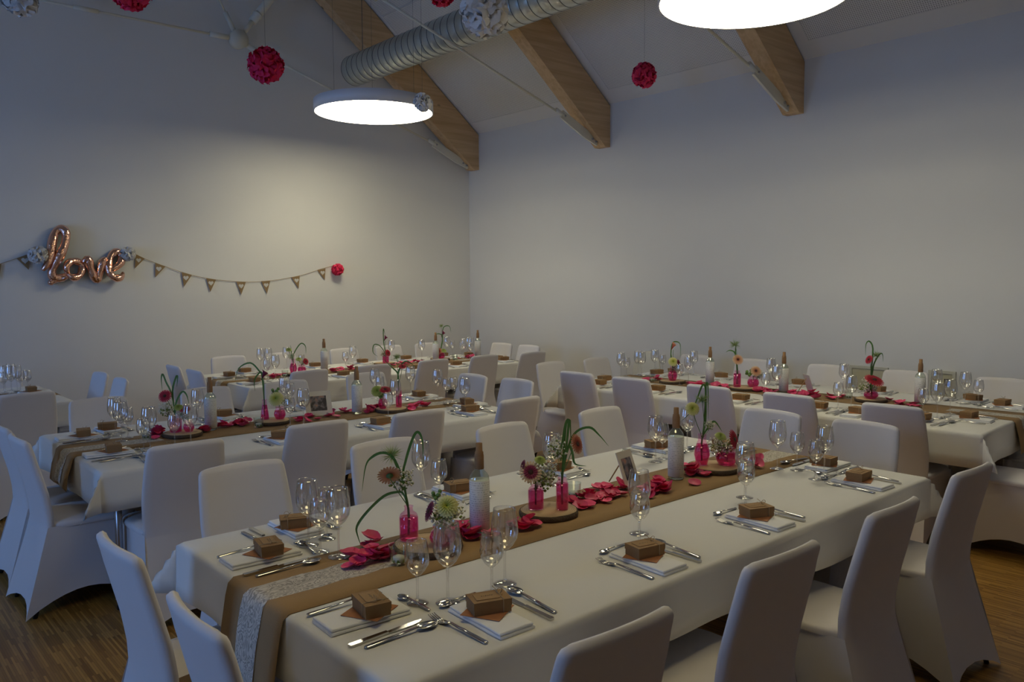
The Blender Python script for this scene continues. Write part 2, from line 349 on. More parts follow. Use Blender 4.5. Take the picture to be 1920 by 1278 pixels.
GLASSES = {'T1': [('L', -1.297, -2.59), ('S', -1.29, -2.489), ('S', -1.371, -2.611), ('L', -1.313, -2.403), ('S', -1.271, -1.903), ('L', -1.321, -1.828), ('S', -1.498, -1.811), ('L', -1.576, -1.844), ('L', -2.265, -1.887),
        ('S', -2.182, -1.815), ('L', -2.985, -1.905), ('S', -2.887, -1.838), ('L', -3.555, -2.089), ('S', -3.605, -2.012), ('S', -3.503, -1.86), ('L', -3.61, -1.874), ('L', -2.048, -2.863), ('S', -2.06, -2.769),
        ('L', -2.53, -2.623), ('L', -3.249, -2.6), ('S', -3.32, -2.619), ('L', -3.581, -2.667)],
 'T2': [('L', -1.391, -5.315), ('L', -1.363, -5.09), ('S', -1.422, -5.17), ('S', -1.335, -4.706), ('L', -1.404, -4.739), ('S', -1.555, -4.741), ('L', -1.617, -4.703), ('L', -1.914, -5.36), ('S', -2.326, -4.862),
        ('L', -2.405, -4.841), ('L', -2.659, -5.586), ('S', -2.738, -5.652), ('S', -2.938, -4.647), ('L', -3.136, -4.86), ('L', -3.414, -5.627), ('S', -3.394, -5.482), ('L', -3.742, -5.568), ('L', -3.738, -5.192),
        ('S', -3.694, -4.998), ('S', -3.793, -5.02), ('L', -3.574, -4.609)],
 'T3': [('L', -3.624, -8.619), ('L', -3.68, -8.563), ('L', -3.402, -7.397), ('S', -3.36, -7.499), ('L', -3.919, -8.325), ('S', -3.847, -7.736), ('L', -4.474, -7.773), ('S', -4.333, -7.686), ('L', -5.309, -8.219),
        ('L', -5.577, -8.044), ('L', -6.096, -8.327), ('S', -6.181, -8.35), ('L', -6.018, -7.792), ('S', -6.103, -7.805), ('L', -6.396, -7.916), ('S', -6.627, -8.004), ('L', -6.666, -7.965)],
 'T4': [('L', -5.88, -5.272), ('S', -5.94, -5.276), ('L', -6.152, -5.26), ('L', -6.19, -5.093), ('L', -6.337, -5.078), ('S', -6.46, -5.088), ('S', -5.835, -4.404), ('L', -6.048, -4.463), ('L', -6.565, -4.788),
        ('L', -6.41, -3.844), ('S', -5.784, -3.514), ('L', -5.903, -3.485), ('S', -5.6, -2.813), ('L', -5.643, -2.738), ('L', -6.409, -3.172), ('S', -5.681, -2.253), ('L', -5.662, -2.153), ('L', -5.882, -2.154),
        ('L', -6.512, -2.488), ('L', -6.512, -2.261), ('S', -6.507, -2.229)],
 'T5': [('L', -1.259, -8.148), ('S', -1.267, -8.002), ('L', -1.304, -7.966), ('L', -1.328, -8.274), ('L', -1.335, -7.982), ('S', -1.366, -7.999), ('S', -1.386, -7.979)]}
BOTTLES = {'T1': [(-1.831, -2.283), (-3.026, -2.301)], 'T2': [(-1.895, -5.086), (-2.91, -5.01)], 'T3': [(-4.12, -7.823), (-5.581, -8.234), (-6.22, -8.096)], 'T4': [(-6.059, -4.239), (-6.028, -3.496), (-6.175, -2.474)]}
SLICES = {'T1': [(-1.599, -2.246), (-2.188, -2.291), (-3.279, -2.27)],
 'T2': [(-1.697, -5.004), (-2.256, -4.982), (-3.148, -4.914)],
 'T3': [(-3.733, -7.578), (-4.934, -7.966), (-5.719, -7.901)],
 'T4': [(-5.941, -4.568), (-5.977, -3.867), (-6.13, -2.816)]}
TEALIGHTS = {'T1': [(-1.424, -2.204), (-2.433, -2.39), (-3.354, -2.125)], 'T2': [(-1.492, -5.058), (-2.179, -4.974)], 'T3': [(-3.564, -7.422), (-5.781, -7.651)], 'T4': [(-5.843, -4.719), (-6.089, -2.974)]}
FRAMES = [('T1', -2.768, -2.338), ('T2', -2.66, -5.091), ('T4', -6.179, -3.306)]
PETALS = {'T1': [(-1.386, -2.285, 5.92), (-1.428, -2.32, 5.79), (-1.34, -2.371, 4.08), (-1.414, -2.256, 0.71), (-1.364, -2.29, 3.6), (-1.287, -2.284, 1.36), (-1.319, -2.266, 1.0), (-1.421, -2.295, 0.87), (-1.383, -2.282, 5.47),
        (-1.329, -2.303, 1.35), (-1.424, -2.251, 6.04), (-1.382, -2.302, 4.26), (-1.31, -2.271, 6.07), (-1.43, -2.282, 1.88), (-1.346, -2.29, 0.41), (-1.335, -2.288, 3.79), (-1.436, -2.418, 1.95), (-1.457, -2.409, 3.02),
        (-1.453, -2.43, 0.36), (-1.819, -2.196, 0.14), (-1.811, -2.229, 4.95), (-1.8, -2.29, 3.63), (-1.768, -2.321, 6.0), (-1.785, -2.306, 4.75), (-1.803, -2.186, 2.23), (-1.81, -2.272, 4.87), (-1.785, -2.324, 5.4),
        (-1.82, -2.383, 5.94), (-1.8, -2.346, 5.77), (-1.771, -2.26, 5.8), (-1.811, -2.27, 1.11), (-1.962, -2.243, 0.93), (-1.995, -2.21, 0.3), (-2.022, -2.206, 3.35), (-1.992, -2.239, 5.19), (-1.968, -2.207, 2.65),
        (-1.973, -2.258, 3.1), (-2.018, -2.218, 0.82), (-1.981, -2.19, 4.95), (-2.387, -2.328, 2.73), (-2.363, -2.291, 2.85), (-2.693, -2.331, 5.35), (-2.706, -2.349, 4.58), (-2.471, -2.293, 1.83), (-2.436, -2.283, 6.21),
        (-2.608, -2.269, 3.94), (-2.503, -2.316, 1.71), (-2.568, -2.288, 5.45), (-2.432, -2.292, 4.36), (-2.626, -2.377, 4.77), (-2.459, -2.317, 3.05), (-2.618, -2.336, 4.34), (-2.37, -2.254, 3.65), (-2.36, -2.331, 3.44),
        (-2.436, -2.33, 5.13), (-2.587, -2.346, 5.01), (-2.489, -2.35, 5.2), (-2.502, -2.362, 5.29), (-2.665, -2.347, 6.01), (-2.617, -2.416, 3.32), (-2.337, -2.261, 3.0), (-2.652, -2.391, 4.52), (-2.53, -2.27, 3.65),
        (-2.478, -2.242, 2.64), (-2.523, -2.296, 4.52), (-2.754, -2.271, 1.0), (-2.788, -2.236, 4.31), (-2.832, -2.243, 0.26), (-2.772, -2.218, 0.84), (-2.729, -2.207, 1.14), (-2.672, -2.178, 2.39), (-2.789, -2.212, 3.71),
        (-2.728, -2.217, 2.55), (-2.738, -2.22, 2.58), (-2.685, -2.2, 0.23), (-2.842, -2.253, 0.6), (-2.822, -2.247, 6.02), (-2.788, -2.18, 2.63), (-2.87, -2.246, 0.89), (-2.834, -2.25, 3.54), (-2.805, -2.173, 2.21),
        (-3.256, -2.289, 0.01), (-3.14, -2.302, 0.88), (-3.214, -2.291, 5.6), (-3.166, -2.288, 1.83), (-3.245, -2.271, 2.39), (-3.201, -2.241, 1.63), (-3.296, -2.306, 3.12), (-3.201, -2.308, 3.09), (-3.0, -2.178, 3.0),
        (-3.12, -2.285, 1.84), (-3.608, -2.23, 5.19), (-3.562, -2.248, 5.87), (-3.589, -2.218, 1.54), (-3.501, -2.194, 1.84), (-3.497, -2.171, 2.98)],
 'T2': [(-1.58, -5.121, 0.74), (-1.596, -5.11, 1.89), (-1.549, -5.08, 3.33), (-1.522, -5.03, 2.27), (-1.583, -5.077, 1.59), (-1.532, -5.066, 5.76), (-1.607, -5.077, 4.89), (-1.526, -5.062, 3.62), (-1.584, -5.099, 5.73),
        (-1.529, -5.095, 2.46), (-1.823, -5.018, 5.21), (-1.78, -5.035, 5.25), (-1.828, -5.058, 4.9), (-1.825, -5.013, 0.9), (-1.822, -5.08, 2.08), (-1.99, -5.132, 3.68), (-2.131, -5.093, 5.15), (-2.133, -5.109, 4.17),
        (-1.962, -5.136, 6.27), (-2.171, -5.253, 0.31), (-2.146, -5.111, 5.98), (-2.092, -5.057, 0.85), (-2.008, -5.095, 3.83), (-2.052, -5.132, 1.01), (-2.088, -5.1, 2.38), (-1.962, -5.109, 0.36), (-2.087, -5.125, 0.84),
        (-2.09, -5.216, 1.98), (-2.138, -5.233, 2.35), (-1.958, -5.108, 4.38), (-1.998, -5.153, 5.72), (-2.712, -5.085, 3.9), (-2.58, -5.072, 4.71), (-2.674, -5.046, 0.84), (-2.58, -5.096, 1.13), (-2.714, -4.962, 4.11),
        (-2.489, -5.039, 0.78), (-2.713, -5.055, 1.5), (-2.857, -5.09, 5.0), (-2.456, -5.019, 4.55), (-2.428, -4.942, 4.28), (-2.481, -4.911, 0.73), (-2.904, -5.096, 0.88), (-2.768, -5.131, 2.22), (-2.566, -5.069, 2.19),
        (-2.572, -4.958, 0.86), (-2.844, -5.102, 2.72), (-2.866, -5.126, 3.25), (-2.749, -5.123, 2.48), (-2.509, -5.069, 0.21), (-2.471, -4.909, 3.02), (-3.119, -5.055, 0.0), (-3.033, -4.996, 2.69), (-3.092, -5.095, 0.63),
        (-2.976, -4.99, 2.42), (-3.138, -5.053, 0.96), (-3.018, -5.031, 1.8), (-2.993, -4.995, 3.03), (-2.938, -4.961, 5.89), (-3.132, -5.097, 4.23), (-3.051, -5.026, 4.2), (-3.029, -5.039, 4.24), (-3.117, -5.061, 0.16),
        (-3.33, -4.945, 0.49), (-3.353, -4.928, 1.96), (-3.406, -4.984, 1.78), (-3.462, -4.985, 1.51), (-3.466, -5.009, 5.91), (-3.53, -5.11, 0.04), (-3.275, -4.914, 4.89), (-3.346, -4.914, 6.21), (-3.399, -4.959, 2.2),
        (-3.256, -4.876, 3.08), (-3.468, -4.933, 0.34), (-3.32, -4.926, 0.38)],
 'T3': [(-3.436, -7.498, 2.56), (-3.446, -7.503, 6.1), (-3.432, -7.513, 3.19), (-3.486, -7.558, 1.97), (-3.426, -7.524, 3.4), (-3.618, -7.668, 1.35), (-3.449, -7.604, 3.39), (-3.517, -7.596, 3.93), (-4.376, -7.652, 5.73),
        (-4.284, -7.738, 1.41), (-4.104, -7.526, 1.96), (-4.109, -7.551, 1.96), (-4.22, -7.729, 0.51), (-4.136, -7.508, 3.62), (-4.153, -7.539, 0.39), (-4.315, -7.561, 1.8), (-4.215, -7.575, 0.62), (-4.273, -7.65, 3.49),
        (-4.345, -7.499, 4.11), (-4.416, -7.701, 5.13), (-4.353, -7.652, 6.0), (-4.368, -7.636, 5.1), (-4.263, -7.656, 0.82), (-4.095, -7.54, 4.24), (-4.615, -7.615, 0.4), (-4.726, -7.663, 0.32), (-4.616, -7.66, 2.24),
        (-5.36, -7.734, 1.45), (-5.195, -7.797, 2.28), (-5.027, -7.615, 5.19), (-5.352, -7.817, 0.6), (-5.185, -7.711, 2.8), (-5.407, -7.745, 4.99), (-5.03, -7.77, 2.9), (-5.049, -7.575, 2.77), (-5.312, -7.729, 6.09),
        (-5.305, -7.841, 0.65), (-5.436, -7.875, 6.14), (-4.915, -7.655, 3.62), (-5.156, -7.701, 1.35), (-5.114, -7.785, 1.26), (-5.319, -7.886, 1.52), (-5.041, -7.621, 1.56), (-6.133, -7.742, 3.88), (-6.091, -7.875, 0.9),
        (-6.155, -7.818, 1.06), (-5.913, -7.741, 4.51), (-6.133, -7.768, 2.04), (-6.007, -7.677, 5.42), (-6.06, -7.763, 0.06), (-6.088, -7.835, 3.68)],
 'T4': [(-5.901, -4.833, 0.17), (-5.845, -4.755, 2.4), (-5.911, -4.768, 6.17), (-5.988, -4.743, 5.8), (-5.953, -4.746, 5.02), (-5.945, -4.824, 3.73), (-5.964, -4.758, 0.49), (-5.859, -4.823, 2.23), (-5.912, -4.321, 1.93),
        (-6.053, -4.342, 1.72), (-5.853, -4.247, 4.21), (-5.928, -4.246, 5.63), (-5.884, -4.276, 3.84), (-5.943, -4.431, 3.24), (-5.949, -4.275, 3.42), (-5.747, -4.242, 0.02), (-5.857, -4.324, 5.65), (-5.89, -4.23, 3.85),
        (-5.864, -3.992, 3.48), (-5.873, -3.939, 2.35), (-5.912, -3.934, 1.68), (-5.881, -3.961, 5.63), (-5.99, -4.12, 1.41), (-5.997, -4.144, 3.55), (-5.862, -3.911, 2.62), (-5.986, -4.069, 3.32), (-5.937, -3.947, 3.8),
        (-5.882, -3.9, 1.18), (-5.878, -4.067, 3.79), (-5.882, -4.042, 1.19), (-6.007, -3.637, 4.58), (-6.007, -3.785, 3.04), (-5.923, -3.522, 5.34), (-5.972, -3.602, 5.82), (-5.981, -3.722, 2.99), (-6.039, -3.795, 1.22),
        (-5.921, -3.705, 3.87), (-5.928, -3.723, 4.76), (-5.926, -3.55, 4.48), (-6.054, -3.576, 6.01), (-5.937, -3.586, 0.65), (-5.948, -3.748, 1.3), (-6.138, -3.334, 4.67), (-6.003, -3.398, 2.53), (-6.067, -3.216, 3.75),
        (-6.015, -3.267, 4.29), (-5.889, -3.143, 0.45), (-6.087, -3.128, 4.53), (-5.979, -3.284, 2.22), (-5.999, -3.092, 5.77), (-6.059, -3.287, 4.38), (-5.976, -3.057, 3.62), (-6.105, -3.353, 3.26), (-5.917, -3.365, 2.64),
        (-6.048, -3.349, 1.7), (-6.053, -3.42, 3.0), (-6.119, -3.043, 5.86), (-6.047, -3.419, 2.23), (-5.941, -3.029, 2.27), (-6.024, -3.442, 1.58), (-6.101, -3.274, 0.33), (-5.979, -3.32, 6.12), (-6.068, -3.264, 1.75),
        (-6.05, -3.022, 4.31), (-6.008, -2.533, 4.89), (-6.051, -2.568, 3.73), (-6.094, -2.479, 0.23), (-6.171, -2.719, 4.83), (-5.991, -2.548, 5.75), (-6.159, -2.628, 6.27), (-6.023, -2.483, 4.9), (-6.094, -2.59, 6.1),
        (-6.022, -2.429, 1.7), (-6.006, -2.541, 1.8), (-6.029, -2.506, 2.87), (-6.068, -2.661, 2.39), (-6.011, -2.446, 0.12), (-6.072, -2.487, 6.03), (-6.031, -2.522, 5.78), (-6.005, -2.434, 0.2), (-6.074, -2.358, 4.73),
        (-6.034, -2.319, 4.87), (-6.164, -2.398, 4.41), (-6.051, -2.361, 0.7), (-6.091, -2.308, 3.0), (-6.028, -2.291, 6.07), (-6.076, -2.352, 3.42), (-6.079, -2.292, 0.84)],
 'T5': [(-1.163, -7.646, 4.84), (-1.161, -7.65, 3.17), (-1.168, -7.641, 3.14), (-1.145, -7.659, 2.42)]}
VASES = [('T1', (-1.551, -2.332), 'bottle', 0.105, 0.034,
  [('blade', [(0.0, 0.049), (-0.019, 0.209), (-0.026, 0.24), (-0.053, 0.297), (-0.088, 0.312), (-0.124, 0.297), (-0.147, 0.265), (-0.162, 0.175)]),
   ('blade', [(0.002, 0.049), (-0.017, 0.229), (-0.008, 0.28), (0.009, 0.336), (0.028, 0.379), (0.043, 0.378), (0.053, 0.342), (0.053, 0.263)]),
   ('blade', [(0.0, 0.049), (-0.019, 0.162), (-0.041, 0.169), (-0.088, 0.154), (-0.148, 0.098), (-0.184, 0.047), (-0.182, 0.011), (-0.167, -0.034)]), ('plume', [(-0.002, 0.049), (-0.028, 0.218), (-0.058, 0.297)], 0.041),
   ('gerbera', (-0.06, 0.237), 0.038, 'peach','away'), ('gyp', (-0.028, 0.218), 0.041)]),
 ('T1', (-1.604, -2.206), 'round', 0.063, 0.046, [('mum', (0.02, 0.145), 0.035, 'yellow','cam'), ('gerbera', (-0.04, 0.127), 0.033, 'wine','left'), ('gyp', (0.015, 0.112), 0.055), ('berry', (-0.018, 0.177), 0.022)]),
 ('T1', (-2.146, -2.317), 'jar', 0.094, 0.032,
  [('gerbera', (-0.021, 0.155), 0.04, 'cream','cam'), ('gyp', (0.028, 0.136), 0.057), ('mum', (0.017, 0.198), 0.021, 'lime','up'), ('gerbera', (-0.051, 0.181), 0.019, 'wine','left')]),
 ('T1', (-2.218, -2.241), 'tube', 0.121, 0.025,
  [('blade', [(-0.004, 0.059), (0.004, 0.208), (0.015, 0.344), (0.028, 0.357), (0.032, 0.335), (0.036, 0.24)]), ('blade', [(-0.002, 0.059), (0.013, 0.229), (0.025, 0.352), (0.013, 0.344), (-0.004, 0.251), (-0.011, 0.225)]),
   ('blade', [(0.0, 0.059), (0.025, 0.251), (0.057, 0.31), (0.108, 0.327), (0.144, 0.299), (0.185, 0.251)]), ('blade', [(0.002, 0.059), (0.025, 0.251), (0.04, 0.229), (0.051, 0.183), (0.096, 0.174)]),
   ('gerbera', (0.055, 0.268), 0.036, 'salmon','right'), ('gyp', (-0.017, 0.246), 0.042)]),
 ('T1', (-3.271, -2.33), 'oval', 0.121, 0.039,
  [('blade', [(-0.003, 0.063), (0.01, 0.194), (0.016, 0.352), (0.01, 0.391), (-0.005, 0.383), (-0.047, 0.273), (-0.105, 0.213)]), ('blade', [(0.0, 0.063), (0.016, 0.22), (0.016, 0.386), (0.026, 0.386), (0.029, 0.22)]),
   ('blade', [(0.005, 0.063), (0.037, 0.194), (0.063, 0.213), (0.1, 0.16)]), ('mum', (-0.055, 0.281), 0.031, 'yellow','cam'), ('plume', [(0.0, 0.063), (0.005, 0.22), (-0.005, 0.32)], 0.042), ('gyp', (0.037, 0.199), 0.024)]),
 ('T1', (-3.359, -2.248), 'round', 0.079, 0.055, [('gerbera', (0.024, 0.131), 0.045, 'red','right'), ('mum', (-0.037, 0.144), 0.026, 'lime','up'), ('gyp', (-0.021, 0.094), 0.052)]),
 ('T2', (-1.661, -5.037), 'jar', 0.098, 0.036,
  [('gerbera', (-0.046, 0.226), 0.036, 'red','cam'), ('blade', [(-0.007, 0.072), (-0.016, 0.236), (-0.046, 0.307), (-0.065, 0.357), (-0.075, 0.327), (-0.072, 0.252)]),
   ('blade', [(-0.003, 0.072), (-0.013, 0.252), (0.013, 0.34), (0.02, 0.334), (0.013, 0.275)]), ('blade', [(0.003, 0.072), (0.013, 0.183), (0.052, 0.249), (0.079, 0.229), (0.092, 0.164)]), ('gyp', (-0.056, 0.144), 0.046)]),
 ('T2', (-1.717, -4.985), 'round', 0.065, 0.033, [('gerbera', (-0.01, 0.144), 0.029, 'red','up'), ('mum', (-0.049, 0.154), 0.026, 'lime','up'), ('gyp', (-0.029, 0.111), 0.029)]),
 ('T2', (-2.261, -5.099), 'cone', 0.121, 0.029,
  [('calla', (0.0, 0.299), 0.025, 'wine'), ('blade', [(0.0, 0.064), (-0.011, 0.278), (-0.032, 0.324), (-0.089, 0.378), (-0.167, 0.342), (-0.196, 0.253)]),
   ('blade', [(0.0, 0.064), (-0.011, 0.296), (-0.025, 0.314), (-0.061, 0.264), (-0.061, 0.189)])]),
 ('T2', (-2.335, -5.03), 'round', 0.078, 0.039, [('mum', (-0.011, 0.142), 0.046, 'yellow','cam'), ('gerbera', (-0.046, 0.16), 0.028, 'wine','left'), ('gyp', (0.039, 0.128), 0.036), ('berry', (-0.025, 0.189), 0.032)]),
 ('T2', (-3.08, -4.941), 'oval', 0.084, 0.035, [('gerbera', (0.023, 0.142), 0.038, 'red','up'), ('mum', (-0.035, 0.131), 0.038, 'lime','cam'), ('berry', (-0.008, 0.1), 0.035)]),
 ('T2', (-3.205, -4.924), 'tube', 0.14, 0.023,
  [('blade', [(0.0, 0.097), (-0.004, 0.241), (-0.039, 0.284), (-0.105, 0.346)]), ('blade', [(0.0, 0.097), (0.0, 0.241), (0.031, 0.319), (0.074, 0.334), (0.128, 0.291)]), ('gerbera', (0.035, 0.299), 0.027, 'red','up'),
   ('plume', [(0.0, 0.097), (-0.004, 0.291), (-0.008, 0.361)], 0.035)]),
 ('T3', (-3.643, -7.489), 'oval', 0.118, 0.037,
  [('mum', (-0.032, 0.241), 0.027, 'lime','up'), ('blade', [(0.0, 0.064), (-0.011, 0.198), (-0.021, 0.289)]), ('blade', [(0.0, 0.064), (0.005, 0.198), (0.075, 0.3), (0.123, 0.278), (0.128, 0.198)]),
   ('gyp', (-0.021, 0.182), 0.032)]),
 ('T3', (-3.735, -7.464), 'round', 0.075, 0.043, [('gerbera', (0.048, 0.118), 0.032, 'red','right'), ('mum', (-0.022, 0.14), 0.027, 'lime','up'), ('gyp', (0.011, 0.113), 0.027)]),
 ('T3', (-4.893, -7.9), 'jar', 0.091, 0.037,
  [('gerbera', (0.03, 0.116), 0.037, 'red','right'), ('calla', (0.0, 0.281), 0.024, 'wine'), ('blade', [(0.0, 0.061), (-0.018, 0.244), (-0.018, 0.39), (0.0, 0.305)]),
   ('blade', [(0.0, 0.061), (-0.061, 0.195), (-0.128, 0.207), (-0.14, 0.122), (-0.085, 0.073)]), ('gyp', (-0.018, 0.11), 0.037)]),
 ('T3', (-5.657, -7.858), 'round', 0.083, 0.058,
  [('gerbera', (-0.019, 0.071), 0.038, 'salmon','cam'), ('mum', (0.038, 0.077), 0.032, 'lime','up'), ('calla', (0.032, 0.295), 0.026, 'wine'),
   ('blade', [(0.006, 0.045), (0.026, 0.205), (0.013, 0.282), (-0.045, 0.288), (-0.038, 0.205)]), ('blade', [(0.006, 0.045), (0.026, 0.205), (0.038, 0.365), (0.109, 0.385), (0.128, 0.308)]),
   ('plume', [(0.006, 0.045), (0.019, 0.269), (0.013, 0.385)], 0.032)]),
 ('T4', (-5.879, -4.515), 'oval', 0.102, 0.044,
  [('mum', (-0.005, 0.174), 0.039, 'yellow','cam'), ('gerbera', (0.048, 0.165), 0.029, 'wine','right'), ('calla', (0.005, 0.315), 0.024, 'salmon'),
   ('blade', [(0.0, 0.073), (-0.015, 0.218), (-0.005, 0.329), (0.024, 0.354), (0.068, 0.329), (0.073, 0.208)]), ('blade', [(0.0, 0.073), (-0.01, 0.194), (-0.019, 0.276)]), ('gyp', (0.029, 0.131), 0.039)]),
 ('T4', (-5.914, -3.863), 'tube', 0.132, 0.032,
  [('gerbera', (-0.005, 0.236), 0.041, 'peach','cam'), ('blade', [(0.0, 0.122), (-0.018, 0.304), (-0.005, 0.39)]), ('blade', [(0.0, 0.122), (-0.018, 0.281), (-0.064, 0.313), (-0.1, 0.295)]),
   ('plume', [(0.0, 0.122), (-0.009, 0.304), (-0.023, 0.358)], 0.05)]),
 ('T4', (-6.01, -3.769), 'round', 0.082, 0.05, [('gerbera', (0.009, 0.14), 0.041, 'peach','cam'), ('gyp', (0.045, 0.113), 0.041), ('berry', (-0.036, 0.122), 0.041)]),
 ('T4', (-6.052, -2.781), 'round', 0.065, 0.053,
  [('gerbera', (-0.004, 0.146), 0.065, 'red','up'), ('gyp', (-0.004, 0.101), 0.061), ('gerbera', (-0.032, 0.3), 0.032, 'red','left'),
   ('blade', [(-0.004, 0.077), (-0.008, 0.199), (0.0, 0.381), (-0.028, 0.438), (-0.053, 0.414), (-0.053, 0.329)]), ('blade', [(-0.004, 0.077), (0.008, 0.239), (0.049, 0.329), (0.077, 0.341), (0.085, 0.28)]),
   ('plume', [(-0.004, 0.077), (0.016, 0.239), (0.032, 0.329)], 0.037)])]
STRING = [[(-2.794, 2.027), (-2.913, 1.976), (-3.127, 1.892), (-3.423, 1.795), (-3.711, 1.739), (-4.06, 1.71), (-4.39, 1.723), (-4.788, 1.784), (-5.084, 1.868), (-5.292, 1.921)],
 [(-1.251, 1.812), (-1.496, 1.903), (-1.648, 1.962), (-1.786, 2.019)]]
FLAGS = [((-2.814, 2.027), (-2.907, 1.98), (-2.798, 1.869)), ((-3.02, 1.93), (-3.131, 1.892), (-3.014, 1.767)), ((-3.311, 1.824), (-3.427, 1.795), (-3.331, 1.657)), ((-3.594, 1.755), (-3.711, 1.739), (-3.638, 1.593)),
 ((-3.961, 1.713), (-4.079, 1.708), (-4.015, 1.554)), ((-4.278, 1.719), (-4.395, 1.721), (-4.348, 1.561)), ((-4.683, 1.767), (-4.798, 1.784), (-4.778, 1.62)), ((-5.051, 1.858), (-5.166, 1.883), (-5.154, 1.73)),
 ((-1.651, 1.962), (-1.772, 2.015), (-1.755, 1.847)), ((-1.43, 1.876), (-1.513, 1.907), (-1.486, 1.746))]
LOVE = {'e': [(-2.5, 1.845), (-2.559, 1.866), (-2.629, 1.925), (-2.647, 2.002), (-2.61, 2.047), (-2.551, 2.011), (-2.508, 1.907), (-2.518, 1.804), (-2.574, 1.759), (-2.632, 1.773), (-2.66, 1.821)],
 'l': [(-1.864, 1.839), (-1.91, 1.906), (-1.953, 2.01), (-1.976, 2.139), (-2.012, 2.238), (-2.067, 2.28), (-2.104, 2.231), (-2.087, 2.122), (-2.041, 2.012), (-1.995, 1.918), (-1.959, 1.833), (-1.978, 1.768), (-2.045, 1.774),
       (-2.104, 1.808)],
 'o': [(-2.104, 1.808), (-2.089, 1.873), (-2.127, 1.928), (-2.187, 1.94), (-2.241, 1.909), (-2.247, 1.844), (-2.208, 1.78), (-2.144, 1.768), (-2.097, 1.808)],
 'tail': [(-1.922, 1.697), (-1.981, 1.734), (-2.053, 1.754), (-2.103, 1.784)],
 'v': [(-2.25, 1.921), (-2.298, 1.966), (-2.323, 1.885), (-2.356, 1.784), (-2.388, 1.739), (-2.417, 1.804), (-2.446, 1.923), (-2.481, 1.985)]}
WALLPOM = [(-1.828, 2.002, 0.105, 'white'), (-2.709, 2.029, 0.09, 'white'), (-5.309, 1.866, 0.088, 'pink')]
XB, YA, XW, YF = -7.6, -9.655, 2.85, 4.0        # right wall, left (gable) wall, window wall, wall behind
ZW, SL = 3.87, 0.8                              # wall height at the eaves, roof slope
XR = (XB+XW)/2; ZR = ZW+SL*(XR-XB)
T = 0.756                                       # top of the cloth
# name: (x0, x1, y0, y1), rotation handled through a local frame for the right-hand table
TABLES = {'T1': ((-2.45, -2.235), 2.94, 1.40, 0.0, 'front table'), 'T2': ((-2.455, -4.99), 2.78, 1.34, 0.0, 'middle table'),
          'T3': ((-4.64, -7.64), 3.36, 1.34, 0.0, 'back table'), 'T4': ((-5.95, -3.50), 3.42, 1.52, PI/2+math.radians(2.8), 'right-hand table'),
          'T5': ((-0.32, -7.86), 2.5, 1.3, 0.0, 'far left table')}
def tlocal(t, x, y):
    c, L, Wd, a, _ = TABLES[t]; dx, dy = x-c[0], y-c[1]; return dx*math.cos(a)+dy*math.sin(a), -dx*math.sin(a)+dy*math.cos(a)
def tworld(t, u, v):
    c, L, Wd, a, _ = TABLES[t]; return c[0]+u*math.cos(a)-v*math.sin(a), c[1]+u*math.sin(a)+v*math.cos(a)
def clampt(t, x, y, mg):
    c, L, Wd, a, _ = TABLES[t]; u, v = tlocal(t, x, y)
    return tworld(t, max(-L/2+mg, min(L/2-mg, u)), max(-Wd/2+mg, min(Wd/2-mg, v)))
RUN_V = {'T1': -0.035, 'T2': -0.02, 'T3': 0.0, 'T4': 0.07, 'T5': 0.0}    # runner offset across the table
RW = 0.195
def onrun(t, x, y, mg=0.0): return abs(tlocal(t, x, y)[1]-RUN_V[t]) < RW+mg
def ztop(t, x, y, mg=0.0): return T+0.0045 if onrun(t, x, y, mg) else T+0.0008

# ------------------------------------------------------------------ room shell
def struct(name, VF, m, smooth=False):
    o = ob(name, mesh(name, *VF, m, smooth)); o['kind'] = 'structure'; return o
struct('floor', box(XB-.2, XW+.4, YA-.2, YF+.2, -.1, 0), floor_m)
def gable(y0, y1):
    P = [(XB, 0), (XW, 0), (XW, ZW), (XR, ZR), (XB, ZW)]; n = 5
    V = [(x, y0, z) for x, z in P]+[(x, y1, z) for x, z in P]
    return V, [tuple(range(n)), tuple(range(2*n-1, n-1, -1))]+[(i, i+n, (i+1) % n+n, (i+1) % n) for i in range(n)]
struct('wall_left', gable(YA-.2, YA), wall_m)
struct('wall_back', gable(YF, YF+.2), wall_m)
struct('wall_right', box(XB-.2, XB, YA-.2, YF+.2, 0, ZW+.05), wall_m)
wp_ = []; ys = [YA-.2]+[v for w in WINDOWS for v in w]+[YF+.2]
for i in range(0, len(ys), 2): wp_.append(box(XW, XW+.25, ys[i], ys[i+1], 0, ZW+.05))
for a, b in WINDOWS: wp_ += [box(XW, XW+.25, a, b, 0, WIN_Z[0]), box(XW, XW+.25, a, b, WIN_Z[1], ZW+.05)]
struct('wall_window', join(*wp_), wall_m)
for i, (a, b) in enumerate(WINDOWS):
    w = ob('window_%d' % (i+1), None); w['kind'] = 'structure'
    fr = [box(XW+.1, XW+.16, a, b, WIN_Z[0], WIN_Z[0]+.06), box(XW+.1, XW+.16, a, b, WIN_Z[1]-.06, WIN_Z[1]), box(XW+.1, XW+.16, a, a+.06, WIN_Z[0]+.06, WIN_Z[1]-.06),
          box(XW+.1, XW+.16, b-.06, b, WIN_Z[0]+.06, WIN_Z[1]-.06), box(XW+.1, XW+.16, (a+b)/2-.04, (a+b)/2+.04, WIN_Z[0]+.06, WIN_Z[1]-.06)]
    ob('window_frame', mesh('window_frame', *join(*fr), lampw_m, False), w)
    ob('pane', mesh('pane', *box(XW+.125, XW+.129, a+.06, b-.06, WIN_Z[0]+.06, WIN_Z[1]-.06), pane_m, False), w)
